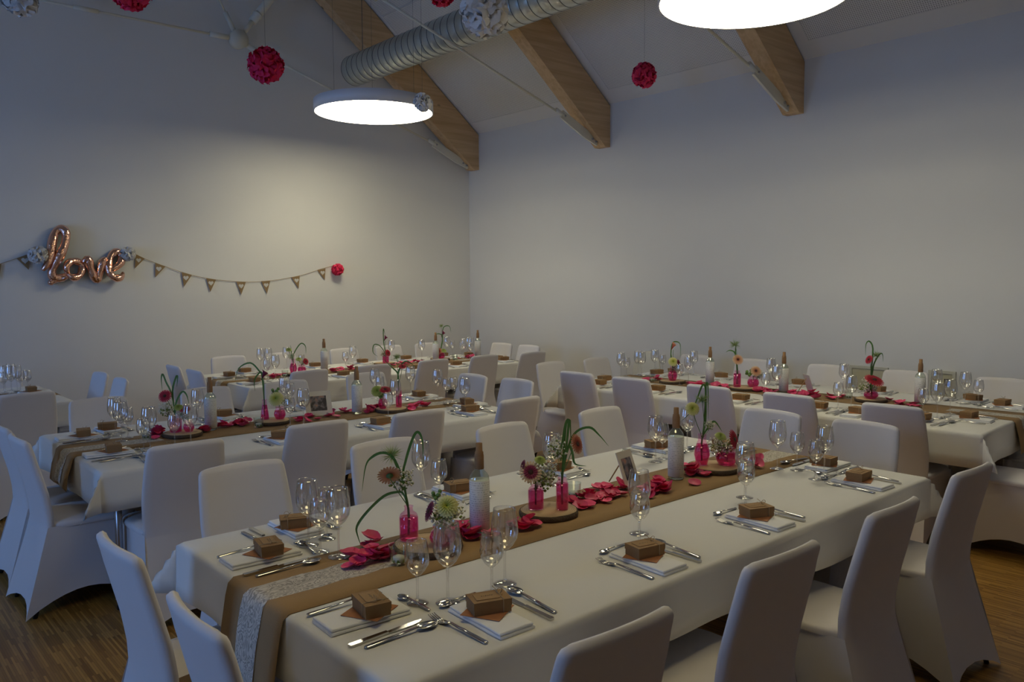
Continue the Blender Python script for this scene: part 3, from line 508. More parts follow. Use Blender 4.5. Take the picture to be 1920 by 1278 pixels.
def slab(sgn):
    # underside follows the roof slope
    xs = (XB-.25, XR) if sgn > 0 else (XR, XW+.3)
    z = lambda x: ZW+SL*(x-XB) if sgn > 0 else ZW+SL*(XW-x)
    V = [(x, y, z(x)+d) for d in (0, .25) for y in (YA-.2, YF+.2) for x in xs]
    return V, [(0, 2, 3, 1), (4, 5, 7, 6), (0, 1, 5, 4), (2, 6, 7, 3), (0, 4, 6, 2), (1, 3, 7, 5)]
ceil = struct('ceiling', slab(1), wall_m)
struct('ceiling', slab(-1), wall_m)
# perforated acoustic boards, let in flat against the slope between the beams: local x up the slope, y along the eaves
ang = math.atan(SL)
for y0, y1 in [(-9.33, -7.13), (-6.69, -4.55), (-4.11, -1.97), (-1.53, 0.6)]:
    for k in range(3):
        s0 = 0.17/math.cos(ang)+k*1.93
        o = ob('acoustic_panel', mesh('acoustic_panel', *box(0, 1.92 if k < 2 else 1.8, 0, y1-y0, -.012, 0), perf_m, False), ceil)
        o.location = (XB+s0*math.cos(ang), y0, ZW+s0*math.sin(ang)-.001); o.rotation_euler = (0, -ang, 0)
    V, F = join(box(0, 5.75, -.012, 0, -.016, 0), box(0, 5.75, y1-y0, y1-y0+.012, -.016, 0), box(-.014, 0, -.012, y1-y0+.012, -.016, 0))
    o = ob('panel_edging', mesh('panel_edging', V, F, wall_m, False), ceil); o.location = (XB+.17, y0, ZW+.17*SL-.001); o.rotation_euler = (0, -ang, 0)

# ------------------------------------------------------------------ roof trusses
def rod_between(a, b, r, n=8): return tube([a, b], r, n)
TRUSS_NAMES = ['spruce roof beam closest to the left wall, with the round node of cream tie rods', 'spruce roof beam second from the left wall, crossed by the duct', 'spruce roof beam third from the left wall, behind the large round lamp', 'spruce roof beam beyond the top right lamp']
for ti, yf in enumerate([-9.41, -6.82, -4.24]):
    y0, y1 = yf-.18, yf; ym = (y0+y1)/2
    t = thing('roof_truss', TRUSS_NAMES[ti], 'roof beam', (0, 0, 0), 0, 'roof trusses')
    for sgn in (1, -1):
        X = lambda x: x if sgn > 0 else XW+XB-x
        P = [(XB+.002, 3.345), (XB+.09, 3.345), (XR, 3.345+SL*(XR-XB-.09)), (XR, ZR-.02), (XB+.03, ZW-.0), (XB+.002, ZW-.02)]
        n = len(P); V = [(X(x), y0, z) for x, z in P]+[(X(x), y1, z) for x, z in P]
        F = [tuple(range(n)), tuple(range(2*n-1, n-1, -1))]+[(i, i+n, (i+1) % n+n, (i+1) % n) for i in range(n)]
        o = ob('rafter', mesh('rafter', V, F, beam_m, False), t)
        # tie: gusset plate at the foot, turnbuckle, rod up to the node
        foot = Vector((X(XB+.14), ym, 3.385)); br = Vector((X(-6.84), ym, 3.665)); node = Vector((X(-4.02), ym, 4.58))
        d = (br-foot).normalized(); nn = Vector((-d.z, 0, d.x)) if sgn > 0 else Vector((d.z, 0, -d.x))
        V, F = [], []
        for yy in (ym-.012, ym+.012):
            for p, wv in ((foot, .03), (foot.lerp(br, .35), .055), (br, .05)): V += [Vector((p.x, yy, p.z))+nn*wv, Vector((p.x, yy, p.z))-nn*wv]
        F = [(0, 1, 3, 2), (2, 3, 5, 4), (6, 8, 9, 7), (8, 10, 11, 9), (0, 2, 8, 6), (2, 4, 10, 8), (1, 7, 9, 3), (3, 9, 11, 5), (4, 5, 11, 10), (0, 6, 7, 1)]
        g = ob('gusset_plate', mesh('gusset_plate', V, F, rod_m, False), t)
        ob('gusset_bolt', mesh('gusset_bolt', *join(*[rod_between(foot.lerp(br, q)-Vector((0, .03, 0)), foot.lerp(br, q)+Vector((0, .03, 0)), .012) for q in (.06, .16, .93)]), chrome_m), g)
        tr = ob('tie_rod', mesh('tie_rod', *rod_between(br-d*.02, node-d*.12, .014), rod_m), t)
        ob('fork_end', mesh('fork_end', *join(rod_between(br-d*.06, br+d*.10, .026), rod_between(node-d*.34, node-d*.1, .032)), rod_m), tr)
        ob('node_disc', mesh('node_disc', *tube([node-Vector((0, .05, 0)), node+Vector((0, .05, 0))], .108, 20), rod_m), t)
        q = Vector((X(-4.75), ym, 3.345+SL*(-4.75-XB-.09))); e = (q-node).normalized()
        ob('strut', mesh('strut', *join(rod_between(node+e*.1, node+e*.3, .03), rod_between(node+e*.3, q, .05), rod_between(node+e*.4, node+e*.43, .06)), rod_m), t)
        q = Vector((XR, ym, ZR-.35)); e = (q-node).normalized()
        ob('hanger_rod', mesh('hanger_rod', *join(rod_between(node+e*.1, node+e*.32, .03), rod_between(node+e*.3, q, .014)), rod_m), t)
    a = Vector((-4.02+.12, ym, 4.58)); b = Vector((XW+XB+4.02-.12, ym, 4.58))
    ob('collar_rod', mesh('collar_rod', *join(rod_between(a, b, .014), rod_between(a, a+Vector((.22, 0, 0)), .032), rod_between(b, b-Vector((.22, 0, 0)), .032), rod_between((XR-.12, ym, 4.58), (XR+.12, ym, 4.58), .024)), rod_m), t)

# ------------------------------------------------------------------ spiral duct
t = thing('ventilation_duct', 'galvanised spiral ventilation duct running under the roof beams', 'duct', (-5.46, -9.3, 4.41))
prof = []; Ld = 12.9; n = int(Ld/.125)
for k in range(n):
    z = k*.125; prof += [(.186, z), (.19, z+.01), (.19, z+.113), (.186, z+.122)]
VF = lathe([(.17, .0)]+prof, 32)
ob('duct_body', mesh('duct_body', *xf(VF, lambda x, y, z: (x, z, y)), zinc_m), t)
S_ = [lathe([(.1868, k*.125-.003), (.1915, k*.125), (.1915, k*.125+.006), (.1868, k*.125+.009)], 32) for k in range(n)]
ob('duct_seam', mesh('duct_seam', *xf(join(*S_), lambda x, y, z: (x, z, y)), groove_m), t, kind='stuff')
for k in (0.22, 2.55, 5.1, 7.7): ob('hanger_wire', mesh('hanger_wire', *rod_between((0, k, .187), (0, k, ZW+SL*(-5.46-XB)-4.41), .004, 5), wire_m), t)

# ------------------------------------------------------------------ round pendant lamps
def lamp(label, x, y, z, r=.675, em=None):
    t = thing('pendant_lamp', label, 'lamp', (x, y, z), 0, 'round pendant lamps')
    h = .125
    ob('lamp_housing', mesh('lamp_housing', *lathe([(r-.012, .004), (r, .0), (r, h), (r-.02, h+.006), (.06, h+.008), (.002, h+.008)], 64), lampw_m), t)
    ob('diffuser', mesh('diffuser', *lathe([(.001, .003), (r*.5, .003), (r-.011, .003)], 64), em or lampe_m), t)
    zc = ZW+SL*(min(x, 2*XR-x)-XB)-z
    for k in range(3):
        a = 2*PI*k/3; rr = r*.75
        ob('suspension_wire', mesh('suspension_wire', *rod_between((rr*math.cos(a), rr*math.sin(a), h), (rr*math.cos(a), rr*math.sin(a), ZW+SL*(x+rr*math.cos(a)-XB)-z if x < XR else zc), .0013, 4), wire_m), t)
lamp('flat round white pendant lamp hanging near the left wall', -4.82, -7.80, 3.55, r=.65)
lamp('flat round white pendant lamp cut off by the top of the frame', -4.81, -3.06, 3.53, r=.62)
lamp('unseen round pendant lamp added to brighten the front table, above the frame', -1.5, -1.7, 3.9, em=lampfill_m)  # added fill light, shaped like the pendants, out of view over the front table

# ------------------------------------------------------------------ tables, cloths, runners
def cloth(L, Wd, h):
    V, F = [], []; m = 6; th = .0
    def pos(u, v):
        du = max(abs(u)-L/2, 0); dv = max(abs(v)-Wd/2, 0); su = 1 if u > 0 else -1; sv = 1 if v > 0 else -1
        e = .012
        x = max(-L/2, min(L/2, u)); y = max(-Wd/2, min(Wd/2, v)); z = 0
        wv = lambda s, d: .010*math.sin(s*5.3+1.1*su+sv)*d/h+.006*math.sin(s*13+sv*2)*d/h
        if du > 0 and dv > 0:
            r = math.hypot(du, dv); th = math.atan2(dv, du); s = math.sin(2*th); o = .60*r*s
            z = -math.sqrt(max(r*r-o*o, 0)); c = math.cos(th-.0); x += su*(e+o*.80); y += sv*(e+o*.60)
        elif du > 0: z = -du; x += su*(e+.05*du+wv(v, du)+.004)
        elif dv > 0: z = -dv; y += sv*(e+.05*dv+wv(u, dv)+.004)
        if du+dv > 0 and du+dv < .02: z *= .6
        return (x, y, z)
    hs = [0, .012, .03, .06, .1, .14, h]
    us = sorted([-L/2-q for q in hs[1:]]+[L/2+q for q in hs[1:]]+[-L/2+L*i/44 for i in range(45)])
    vs = sorted([-Wd/2-q for q in hs[1:]]+[Wd/2+q for q in hs[1:]]+[-Wd/2+Wd*i/20 for i in range(21)])
    # dense fan in the corner pleats
    for u in us:
        for v in vs: V.append(pos(u, v))
    nv = len(vs)
    for i in range(len(us)-1):
        for j in range(nv-1): F.append((i*nv+j, (i+1)*nv+j, (i+1)*nv+j+1, i*nv+j+1))
    return V, F
def runner(L, hang, w, lift, both=True, x0=None, x1=None, scallop=0.0, foot=.06):
    """band along local x over the cloth and down both ends"""
    P = []
    hl = L/2+.026+lift
    side = [(-hl-.035-foot*.9, -hang-.012), (-hl-.035, -hang), (-hl-.022, -hang*.55), (-hl-.006, -.05), (-hl+.004, -.012), (-hl+.022, lift)]
    P = side+[(-hl+.05+(2*hl-.1)*i/40, lift) for i in range(41)]+[(-x, z) for x, z in reversed(side)]
    if x0 is not None: P = [p for p in P if x0 <= p[0] <= x1]
    V, F = [], []; s = 0
    for i, (x, z) in enumerate(P):
        if i: s += math.hypot(x-P[i-1][0], z-P[i-1][1])
        ww = w+scallop*math.sin(s*52)
        for k in range(5): V.append((x, -ww+2*ww*k/4, z+(.004*math.sin(k*2+s*3) if z < -.05 else 0)))
    for i in range(len(P)-1):
        for k in range(4): F.append((i*5+k, (i+1)*5+k, (i+1)*5+k+1, i*5+k+1))
    return V, F
HANG = {'T1': .19, 'T2': .20, 'T3': .22, 'T4': .21, 'T5': .2}
RHANG = {'T1': .255, 'T2': .17, 'T3': .17, 'T4': .2, 'T5': .17}
def solid(o, th, off=-1):
    md = o.modifiers.new('thickness', 'SOLIDIFY'); md.thickness = th; md.offset = off
for t, (c, L, Wd, a, nm) in TABLES.items():
    tb = thing('banquet_table', 'steel legged banquet table under the white cloth of the %s' % nm, 'table', (c[0], c[1], 0), a, 'banquet tables')
    ob('tabletop', mesh('tabletop', *box(-L/2+.012, L/2-.012, -Wd/2+.012, Wd/2-.012, .722, .7505), top_m, False), tb)
    for su in (-1, 1):
        for sv in (-1, 1):
            x, y = su*(L/2-.09), sv*(Wd/2-.11)
            lg = ob('leg', mesh('leg', *xf(lathe([(.019, .02), (.019, .722)], 12), lambda px, py, pz: (px+x, py+y, pz)), chrome_m), tb)
            ob('foot_cap', mesh('foot_cap', *xf(lathe([(.024, .0), (.024, .02), (.02, .026)], 12), lambda px, py, pz: (px+x, py+y, pz)), dark_m), lg)
    fr_ = [box(-L/2+.08, L/2-.08, s*(Wd/2-.11)-.012, s*(Wd/2-.11)+.012, .68, .722) for s in (-1, 1)]+[box(s*(L/2-.09)-.012, s*(L/2-.09)+.012, -Wd/2+.12, Wd/2-.12, .68, .722) for s in (-1, 1)]
    ob('apron', mesh('apron', *join(*fr_), dark_m, False), tb)
    o = ob('tablecloth', mesh('tablecloth', *cloth(L, Wd, HANG[t]), cloth_m), None, (c[0], c[1], T), a)
    solid(o, .003); tag(o, 'white linen tablecloth with hanging corners on the %s' % nm, 'tablecloth', 'white tablecloths')
    r = thing('table_runner', 'burlap table runner with lace ends down the middle of the %s' % nm, 'table runner', (c[0]-math.sin(a)*RUN_V[t], c[1]+math.cos(a)*RUN_V[t], T), a, 'burlap table runners')
    b = ob('burlap_band', mesh('burlap_band', *runner(L, RHANG[t], RW, .0032, foot=.16 if t == 'T1' else 0), burlap_m), r); solid(b, .0016)
    for s in (-1, 1):
        g = runner(L, RHANG[t]-.02, .068, .0036, x0=-9 if s < 0 else L/2-.52, x1=-L/2+.52 if s < 0 else 9, scallop=.006, foot=0)
        g = (xf(g, lambda x, y, z: (x-.0022 if x < 0 else x+.0022, y, z)))
        ob('lace_strip', mesh('lace_strip', *g, lace_m), r, label='white lace strip on the runner end')

# ------------------------------------------------------------------ covered chairs (local: origin on the floor under the back's top edge, +y towards the table)
def interp(tab, z):
    for (z0, v0), (z1, v1) in zip(tab, tab[1:]):
        if z <= z1: t = (z-z0)/(z1-z0); t = max(0, min(1, t)); t = t*t*(3-2*t)*.35+t*.65; return v0+(v1-v0)*t
    return tab[-1][1]
YB = [(.36, .105), (.45, .088), (.52, .086), (.60, .075), (.70, .052), (.80, .026), (.91, .0)]
HW = [(.36, .180), (.45, .194), (.54, .200), (.66, .203), (.78, .198), (.868, .190), (.888, .187), (.900, .180), (.906, .172), (.909, .160)]
QS = [-1, -.985, -.94, -.8, -.5, -.2, .2, .5, .8, .94, .985, 1]
def rear(q, z):
    """outer face of the cover: down the back, in at the seat, out again to the back feet"""
    if z >= .45: return interp(HW, z)*q, interp(YB, z)+.022*q*q, z-.006*q*q
    f = 1-z/.45; w = .194+(.228-.194)*f**1.2; bow = .024*(1-q*q)*f**.8
    return w*q, .088-.106*f**1.25+.022*q*q*(1-f)**2+bow, z-.006*q*q*(1-f)
def chair_back():
    zs = [.36, .42, .45, .48, .52, .57, .63, .69, .75, .80, .84, .868, .885, .897, .904, .909]
    qs = QS; nx = len(qs)-1; n1 = nx+1
    V, F = [], []; th = .034
    low = [t/7 for t in range(8)]
    for t in low:                                        # rear panel from hem to seat height
        for q in qs:
            hem = .004+.058*max(0, 1-q*q)**.8
            V.append(rear(q, hem+(.44-hem)*t))
    up = [z for z in zs if z >= .45]
    for z in up:
        k2 = 1 if z < .895 else max(.25, 1-(z-.895)/.016)
        for q in qs:
            e = (0 if abs(q) < .95 else ((abs(q)-.95)/.05)**2) if z > .47 else 0
            x, y, zz = rear(q, z); V.append((x, y+th/2*(1-k2*(1-.85*e)), zz))
    m = len(low)+len(up); o = n1*m
    for z in zs:                                         # face towards the sitter
        k2 = 1 if z < .895 else max(.25, 1-(z-.895)/.016)
        for q in qs:
            e = 0 if abs(q) < .95 else ((abs(q)-.95)/.05)**2
            hw = interp(HW, z); V.append((hw*q, interp(YB, z)+.022*q*q+th/2+th/2*k2*(1-.85*e), z-.006*q*q))
    for i in range(m-1):
        for k in range(nx): F.append((i*n1+k+1, i*n1+k, (i+1)*n1+k, (i+1)*n1+k+1))
    mi = len(zs)
    for i in range(mi-1):
        for k in range(nx): F.append((o+i*n1+k, o+i*n1+k+1, o+(i+1)*n1+k+1, o+(i+1)*n1+k))
    bo, bi = len(low), mi-len(up)
    for i in range(len(up)-1):
        A, B, C, D = (bo+i)*n1, o+(bi+i)*n1, o+(bi+i+1)*n1, (bo+i+1)*n1
        F.append((A, B, C, D)); F.append((B+nx, A+nx, D+nx, C+nx))
    for k in range(nx): F.append(((m-1)*n1+k+1, (m-1)*n1+k, o+(mi-1)*n1+k, o+(mi-1)*n1+k+1))
    return V, F
def chair_skirt():
    """sides and front of the stretch cover; the rear panel belongs to the back"""
    rl, rr = rear(-1, .448), rear(1, .448); fl, fr = rear(-1, 0), rear(1, 0)
    top = [(rr[0], rr[1]), (.202, .54), (-.202, .54), (rl[0], rl[1])]; bot = [(fr[0], fr[1]), (.235, .56), (-.235, .56), (fl[0], fl[1])]
    ns, nr = 10, 9; V, F = [], []; arch = [.10, .06, .10]
    cols = [(s, k/ns) for s in range(3) for k in range(ns)]+[(2, 1.0)]
    for r in range(nr+1):
        t = r/nr
        for s, q in cols:
            hem = .004+arch[s]*math.sin(PI*q)**.8 if 0 < q < 1 else .004
            z = .450+(hem-.450)*t; f = 1-z/.450
            a = [top[s][i]+(top[s+1][i]-top[s][i])*q for i in (0, 1)]; b = [bot[s][i]+(bot[s+1][i]-bot[s][i])*q for i in (0, 1)]
            x, y = a[0]+(b[0]-a[0])*f, a[1]+(b[1]-a[1])*f
            inn = .030*math.sin(PI*q)*f**.8                          # stretched cloth pulls in between the feet
            if s == 0: x -= inn
            elif s == 1: y -= inn
            else: x += inn
            V.append((x, y, z))
    n = len(cols)
    for r in range(nr):
        for k in range(n-1): F.append((r*n+k, (r+1)*n+k, (r+1)*n+k+1, r*n+k+1))
    return V, F
def chair_seat():
    V, F = [], []; n = 40; rings = [(1.0, .440), (1.012, .452), (1.0, .463), (.95, .470), (.8, .476), (.5, .480), (.02, .481)]
    cx, cy, hx, hy = 0, .325, .206, .222
    for f, z in rings:
        for i in range(n):
            a = 2*PI*i/n; c, s = math.cos(a), math.sin(a); p = 5.0
            k = (abs(c)**p+abs(s)**p)**(-1/p)
            V.append((cx+hx*f*k*c*(1+.04*s), cy+hy*f*k*s, z+.006*(1-f)*0))
    for j in range(len(rings)-1):
        for i in range(n): i2 = (i+1) % n; F.append((j*n+i, j*n+i2, (j+1)*n+i2, (j+1)*n+i))
    F.append(tuple((len(rings)-1)*n+i for i in range(n)))
    return V, F
def chair_legs():
    out = []
    for x, y0, y1 in ((-.2, .17, .03), (.2, .17, .03), (-.2, .50, .53), (.2, .50, .53)): out.append(tube([(x*.80, y0, .43), (x*1.01, y1, .0)], .011, 8))
    return out
def build_chair(label):
    t = thing('covered_chair', label, 'chair', group='white covered chairs')
    sk = ob('cover_skirt', mesh('cover_skirt', *chair_skirt(), cover_m), t)
    ob('backrest', mesh('backrest', *chair_back(), cover_m), t); ob('seat', mesh('seat', *chair_seat(), cover_m), t)
    for l in chair_legs(): ob('leg', mesh('leg', *l, dark_m), t)
    return t
chair = Kind(build_chair)
ORD = ['first', 'second', 'third', 'fourth', 'fifth', 'sixth']
BASE = {'n': PI, 'f': 0.0, 'l': PI/2, 'r': -PI/2}
ENDW = {'l': ['farther', 'nearer'], 'r': ['farther', 'nearer']}
def seat_phrase(t, s, i):
    nm = TABLES[t][4]
    if s in 'nf': return '%s from left on %s side of %s' % (ORD[i], 'near' if s == 'n' else 'far', nm)
    if t == 'T4': return '%s at %s end of %s' % (('wall-side one', 'aisle-side one')[i], 'far' if s == 'l' else 'near', nm)
    return '%s one at %s end of %s' % (ENDW[s][i], 'left' if s == 'l' else 'right', nm)
def rzone(t, s):
    if t != 'T4': return BASE[s]
    return {'n': PI/2, 'f': -PI/2, 'l': 0.0, 'r': PI}[s]+math.radians(2.5)
CHAIRS = [('T1', 'n', [(-1.36, -1.15), (-2.09, -1.165), (-2.82, -1.165), (-3.62, -1.19)]), ('T1', 'f', [(-1.39, -3.42), (-2.12, -3.44), (-2.84, -3.38), (-3.64, -3.39)]),
 ('T1', 'l', [(-.635, -2.60), (-.625, -1.93)]), ('T1', 'r', [(-4.37, -2.58), (-4.38, -2.02)]),
 ('T2', 'n', [(-1.38, -4.00), (-2.14, -4.08), (-2.79, -4.02), (-3.60, -4.0)]), ('T2', 'f', [(-1.48, -6.08), (-2.23, -6.12), (-2.86, -6.08), (-3.62, -6.12)]),
 ('T2', 'r', [(-4.27, -5.34), (-4.32, -4.83)]), ('T2', 'l', [(-.75, -5.27), (-.75, -4.79)]),
 ('T3', 'n', [(-3.39, -6.62), (-4.06, -6.62), (-4.78, -6.64), (-5.45, -6.64), (-6.10, -6.58)]), ('T3', 'l', [(-2.60, -8.02), (-2.60, -7.45)]),
 ('T3', 'f', [(-3.41, -8.62), (-4.0, -8.62), (-4.81, -8.62), (-5.44, -8.62), (-6.03, -8.62)]), ('T3', 'r', [(-6.74, -7.86), (-6.74, -7.34)]),
 ('T4', 'n', [(-4.95, -4.86), (-4.96, -4.26), (-5.0, -3.54), (-5.02, -2.90), (-5.04, -2.20)]), ('T4', 'l', [(-6.05, -5.66), (-5.42, -5.68)]),
 ('T4', 'f', [(-7.08, -5.10), (-7.08, -4.42), (-7.08, -3.64), (-7.08, -2.94), (-7.08, -2.2)]), ('T4', 'r', [(-6.35, -1.36), (-5.62, -1.34)]),
 ('T5', 'n', [(-1.17, -6.68)]), ('T5', 'f', [(-1.3, -8.83)]), ('T5', 'r', [(-1.98, -7.80), (-1.98, -7.18)])]
rj = random.Random(4)
for t, s, L in CHAIRS:
    for i, (x, y) in enumerate(L):
        if s in 'nf': ph = 'white covered chair, %s' % (seat_phrase(t, s, i) if len(L) > 1 else 'on %s side of %s' % ('near' if s == 'n' else 'far', TABLES[t][4]))
        else: ph = 'white covered chair, %s' % seat_phrase(t, s, i)
        chair(ph, (x, y, 0), rzone(t, s)+rj.uniform(-.04, .04), 'white covered chairs')
# the odd chair out by the right wall: cream, round-topped
t = thing('round_back_chair', 'cream chair with a rounded oval back by the right wall', 'chair', (-7.1, -5.77, 0), -PI/2)
V, F = [], []; n = 24
for yy, ff in ((.0, .93), (.012, 1.0), (.024, .93)):
    for i in range(n): a = 2*PI*i/n; V.append((.20*ff*math.cos(a), yy+.03*(1-math.sin(a))+.02*math.cos(a)**2, .68+.225*ff*math.sin(a)))
for j in range(2):
    for i in range(n): i2 = (i+1) % n; F.append((j*n+i, j*n+i2, (j+1)*n+i2, (j+1)*n+i))
F += [tuple(range(n-1, -1, -1)), tuple(2*n+i for i in range(n))]
ob('backrest', mesh('backrest', V, F, oval_m), t)
ob('seat', mesh('seat', *xf(lathe([(.19, .43), (.21, .445), (.205, .46), (.1, .458), (.001, .456)], 28), lambda x, y, z: (x, y+.27, z)), oval_m), t)
for sx in (-1, 1):
    for y0, y1 in ((.12, .04), (.42, .46)): ob('leg', mesh('leg', *tube([(sx*.15, y0, .44), (sx*.19, y1, 0)], .013, 8), oval_m), t)
# ------------------------------------------------------------------ place settings (local: +y away from the diner, +x the diner's right)
def build_napkin(label):
    t = thing('folded_napkin', label, 'napkin')
    def fold(P, y0, y1, seed):                       # soft-edged folded layers swept along the napkin
        ys = [y0, y0+.006, y0+.05, (y0+y1)/2, y1-.05, y1-.006, y1]; n = len(P); V, F = [], []
        for j, y in enumerate(ys):
            sh = .003 if j in (0, len(ys)-1) else 0
            cz = sum(p[1] for p in P)/n
            for i, (x, z) in enumerate(P): V.append((x*(1-sh)+.02*y+.0012*math.sin(y*40+seed), y, cz+(z-cz)*(.8 if sh else 1)*(1+.10*math.sin(y*33+seed+x*30)) if z > .002 else z))
        F = [tuple(range(n)), tuple(range(len(ys)*n-1, (len(ys)-1)*n-1, -1))]
        for b in range(len(ys)-1): F += [(b*n+i, b*n+n+i, b*n+n+(i+1) % n, b*n+(i+1) % n) for i in range(n)]
        return V, F
    arc = lambda cx, cz, r, a0, a1, k=5: [(cx+r*math.cos(a0+(a1-a0)*i/k), cz+r*math.sin(a0+(a1-a0)*i/k)) for i in range(k+1)]
    lo = [(-.056, 0), (.052, 0)]+arc(.056, .0045, .0045, -PI/2, PI/2)+[(.0, .0093), (-.052, .009)]+arc(-.056, .0045, .0045, PI/2, 3*PI/2)[:-1]
    up = [(-.055, .0092), (.0, .0096), (.048, .0094)]+arc(.053, .0132, .0038, -PI/2, PI/2)+[(.02, .0172), (-.03, .0168)]+arc(-.0545, .0129, .0037, PI/2, 3*PI/2)[:-1]
    ob('lower_fold', mesh('lower_fold', *fold(lo, -.121, .121, 1), napkin_m), t)
    ob('upper_fold', mesh('upper_fold', *fold(up, -.119, .118, 3), napkin_m), t)
    return t
def build_card(label):
    t = thing('paper_card', label, 'card')
    ob('sheet', mesh('sheet', *box(-.058, .058, -.058, .058, 0, .0008), card_m, False), t)
    return t
def build_box(label):
    t = thing('favour_box', label, 'box')
    V, F = box(-.054, .054, -.036, .036, 0, .034)
    ob('box_body', mesh('box_body', V, F, kraft_m, False), t)
    ob('lid', mesh('lid', *join(box(-.0555, .0555, -.0375, .0375, .0342, .037), box(-.0555, -.0542, -.0375, .0375, .018, .0342), box(.0542, .0555, -.0375, .0375, .018, .0342)), kraft_m, False), t)
    g = ob('name_tag', mesh('name_tag', [(-.042, -.022, .0374), (.024, -.024, .0374), (.04, -.002, .0376), (.026, .020, .0374), (-.040, .022, .0374), (-.042, -.022, .0388), (.024, -.024, .0388), (.04, -.002, .039), (.026, .020, .0388), (-.040, .022, .0388)],
        [(4, 3, 2, 1, 0), (5, 6, 7, 8, 9), (0, 1, 6, 5), (1, 2, 7, 6), (2, 3, 8, 7), (3, 4, 9, 8), (4, 0, 5, 9)], kraft2_m, False), t)
    ob('written_name', mesh('written_name', *join(*[strip([(-.001+.0015*math.sin(k*2.1), .0011, .0389, -.022+k*.006), (.003+.0012*math.cos(k*3.3), .0011, .0389, -.019+k*.006)], .0002) for k in range(6)]), dark_m, False), g)
    s = [tube([(.03, -.0382, .0), (.03, -.0382, .0376), (.031, 0, .0396), (.03, .0382, .0376), (.03, .0382, 0)], .0011, 5)]
    s.append(tube([(.031+.009*math.sin(2*PI*k/10), .003*math.cos(2*PI*k/10), .048-.009*math.cos(2*PI*k/10)) for k in range(11)], .0009, 5))
    s.append(tube(smooth_path([(.031, 0, .039), (.040, .012, .044), (.046, .020, .040)], 4), .0009, 5)); s.append(tube(smooth_path([(.031, 0, .039), (.024, .012, .050), (.016, .018, .058)], 4), .0009, 5))
    ob('string_bow', mesh('string_bow', *join(*s), string_m), t)
    return t
def handle(y0, y1, w0, w1, z=.002): return strip([(y0, w0*.7, z), (y0+.006, w0, z), ((y0+y1)/2, w0*.72+w1*.2, z+.003), (y1, w1, z+.008)], .0028)
def build_knife(label):
    t = thing('table_knife', label, 'knife')
    ob('handle', mesh('handle', *strip([(-.118, .0065, 0), (-.112, .0085, 0), (-.04, .0068, 0), (.0, .006, 0)], .0065), steel_m, False), t)
    ob('blade', mesh('blade', *strip([(.0005, .006, .001), (.02, .0085, .001, .001), (.075, .0092, .001, .001), (.1, .007, .001, .0), (.114, .002, .001, -.003)], .0022), steel_m, False), t)
    return t
def build_fork(label):
    t = thing('table_fork', label, 'fork')
    ob('handle', mesh('handle', *handle(-.115, .03, .0075, .0032), steel_m), t)
    pts = [(.0305, .0034, .010), (.046, .0085, .007), (.062, .0122, .002), (.074, .0122, .001)]
    tn = [strip([(.0738, .0019, .001, x), (.09, .0017, .0015, x), (.108, .0014, .006, x), (.118, .0008, .0095, x)], .0022) for x in (-.0102, -.0034, .0034, .0102)]
    ob('tines', mesh('tines', *join(strip(pts, .0024), *tn), steel_m), t)
    return t
def bowl(y0, y1, w, d, z0):
    V, F = [], []; ny, nx = 8, 6
    for lay, off in ((0, 0), (1, .0016)):
        for i in range(ny+1):
            a = i/ny; y = y0+(y1-y0)*a; hw = w*max(math.sin(PI*min(max(a*.93+.05, 0), 1))**.62, .05)
            for k in range(nx+1): q = -1+2*k/nx; V.append((hw*q, y, z0-d*math.sin(PI*a)**.7*(1-q*q)+off+d))
    n = nx+1; o = n*(ny+1)
    for i in range(ny):
        for k in range(nx): F.append((i*n+k+1, i*n+k, (i+1)*n+k, (i+1)*n+k+1)); F.append((o+i*n+k, o+i*n+k+1, o+(i+1)*n+k+1, o+(i+1)*n+k))
        F.append((i*n, o+i*n, o+(i+1)*n, (i+1)*n)); F.append((o+i*n+nx, i*n+nx, (i+1)*n+nx, o+(i+1)*n+nx))
    for k in range(nx): F.append((k, k+1, o+k+1, o+k)); F.append((ny*n+k+1, ny*n+k, o+ny*n+k, o+ny*n+k+1))
    return V, F
def build_spoon(label):
    t = thing('soup_spoon', label, 'spoon')
    ob('handle', mesh('handle', *handle(-.112, .048, .0075, .003), steel_m), t)
    ob('bowl', mesh('bowl', *bowl(.046, .112, .0205, .008, .001), steel_m), t)
    return t
def build_teaspoon(label):
    t = thing('dessert_spoon', label, 'spoon')
    ob('handle', mesh('handle', *handle(-.074, .03, .0055, .0024), steel_m), t)
    ob('bowl', mesh('bowl', *bowl(.028, .074, .0150, .006, .001), steel_m), t)
    return t
napkin, card, fbox, knife, fork, spoon, tspoon = map(Kind, (build_napkin, build_card, build_box, build_knife, build_fork, build_spoon, build_teaspoon))
rs = random.Random(8)
SEATS = []                                           # (table, phrase, x, y)
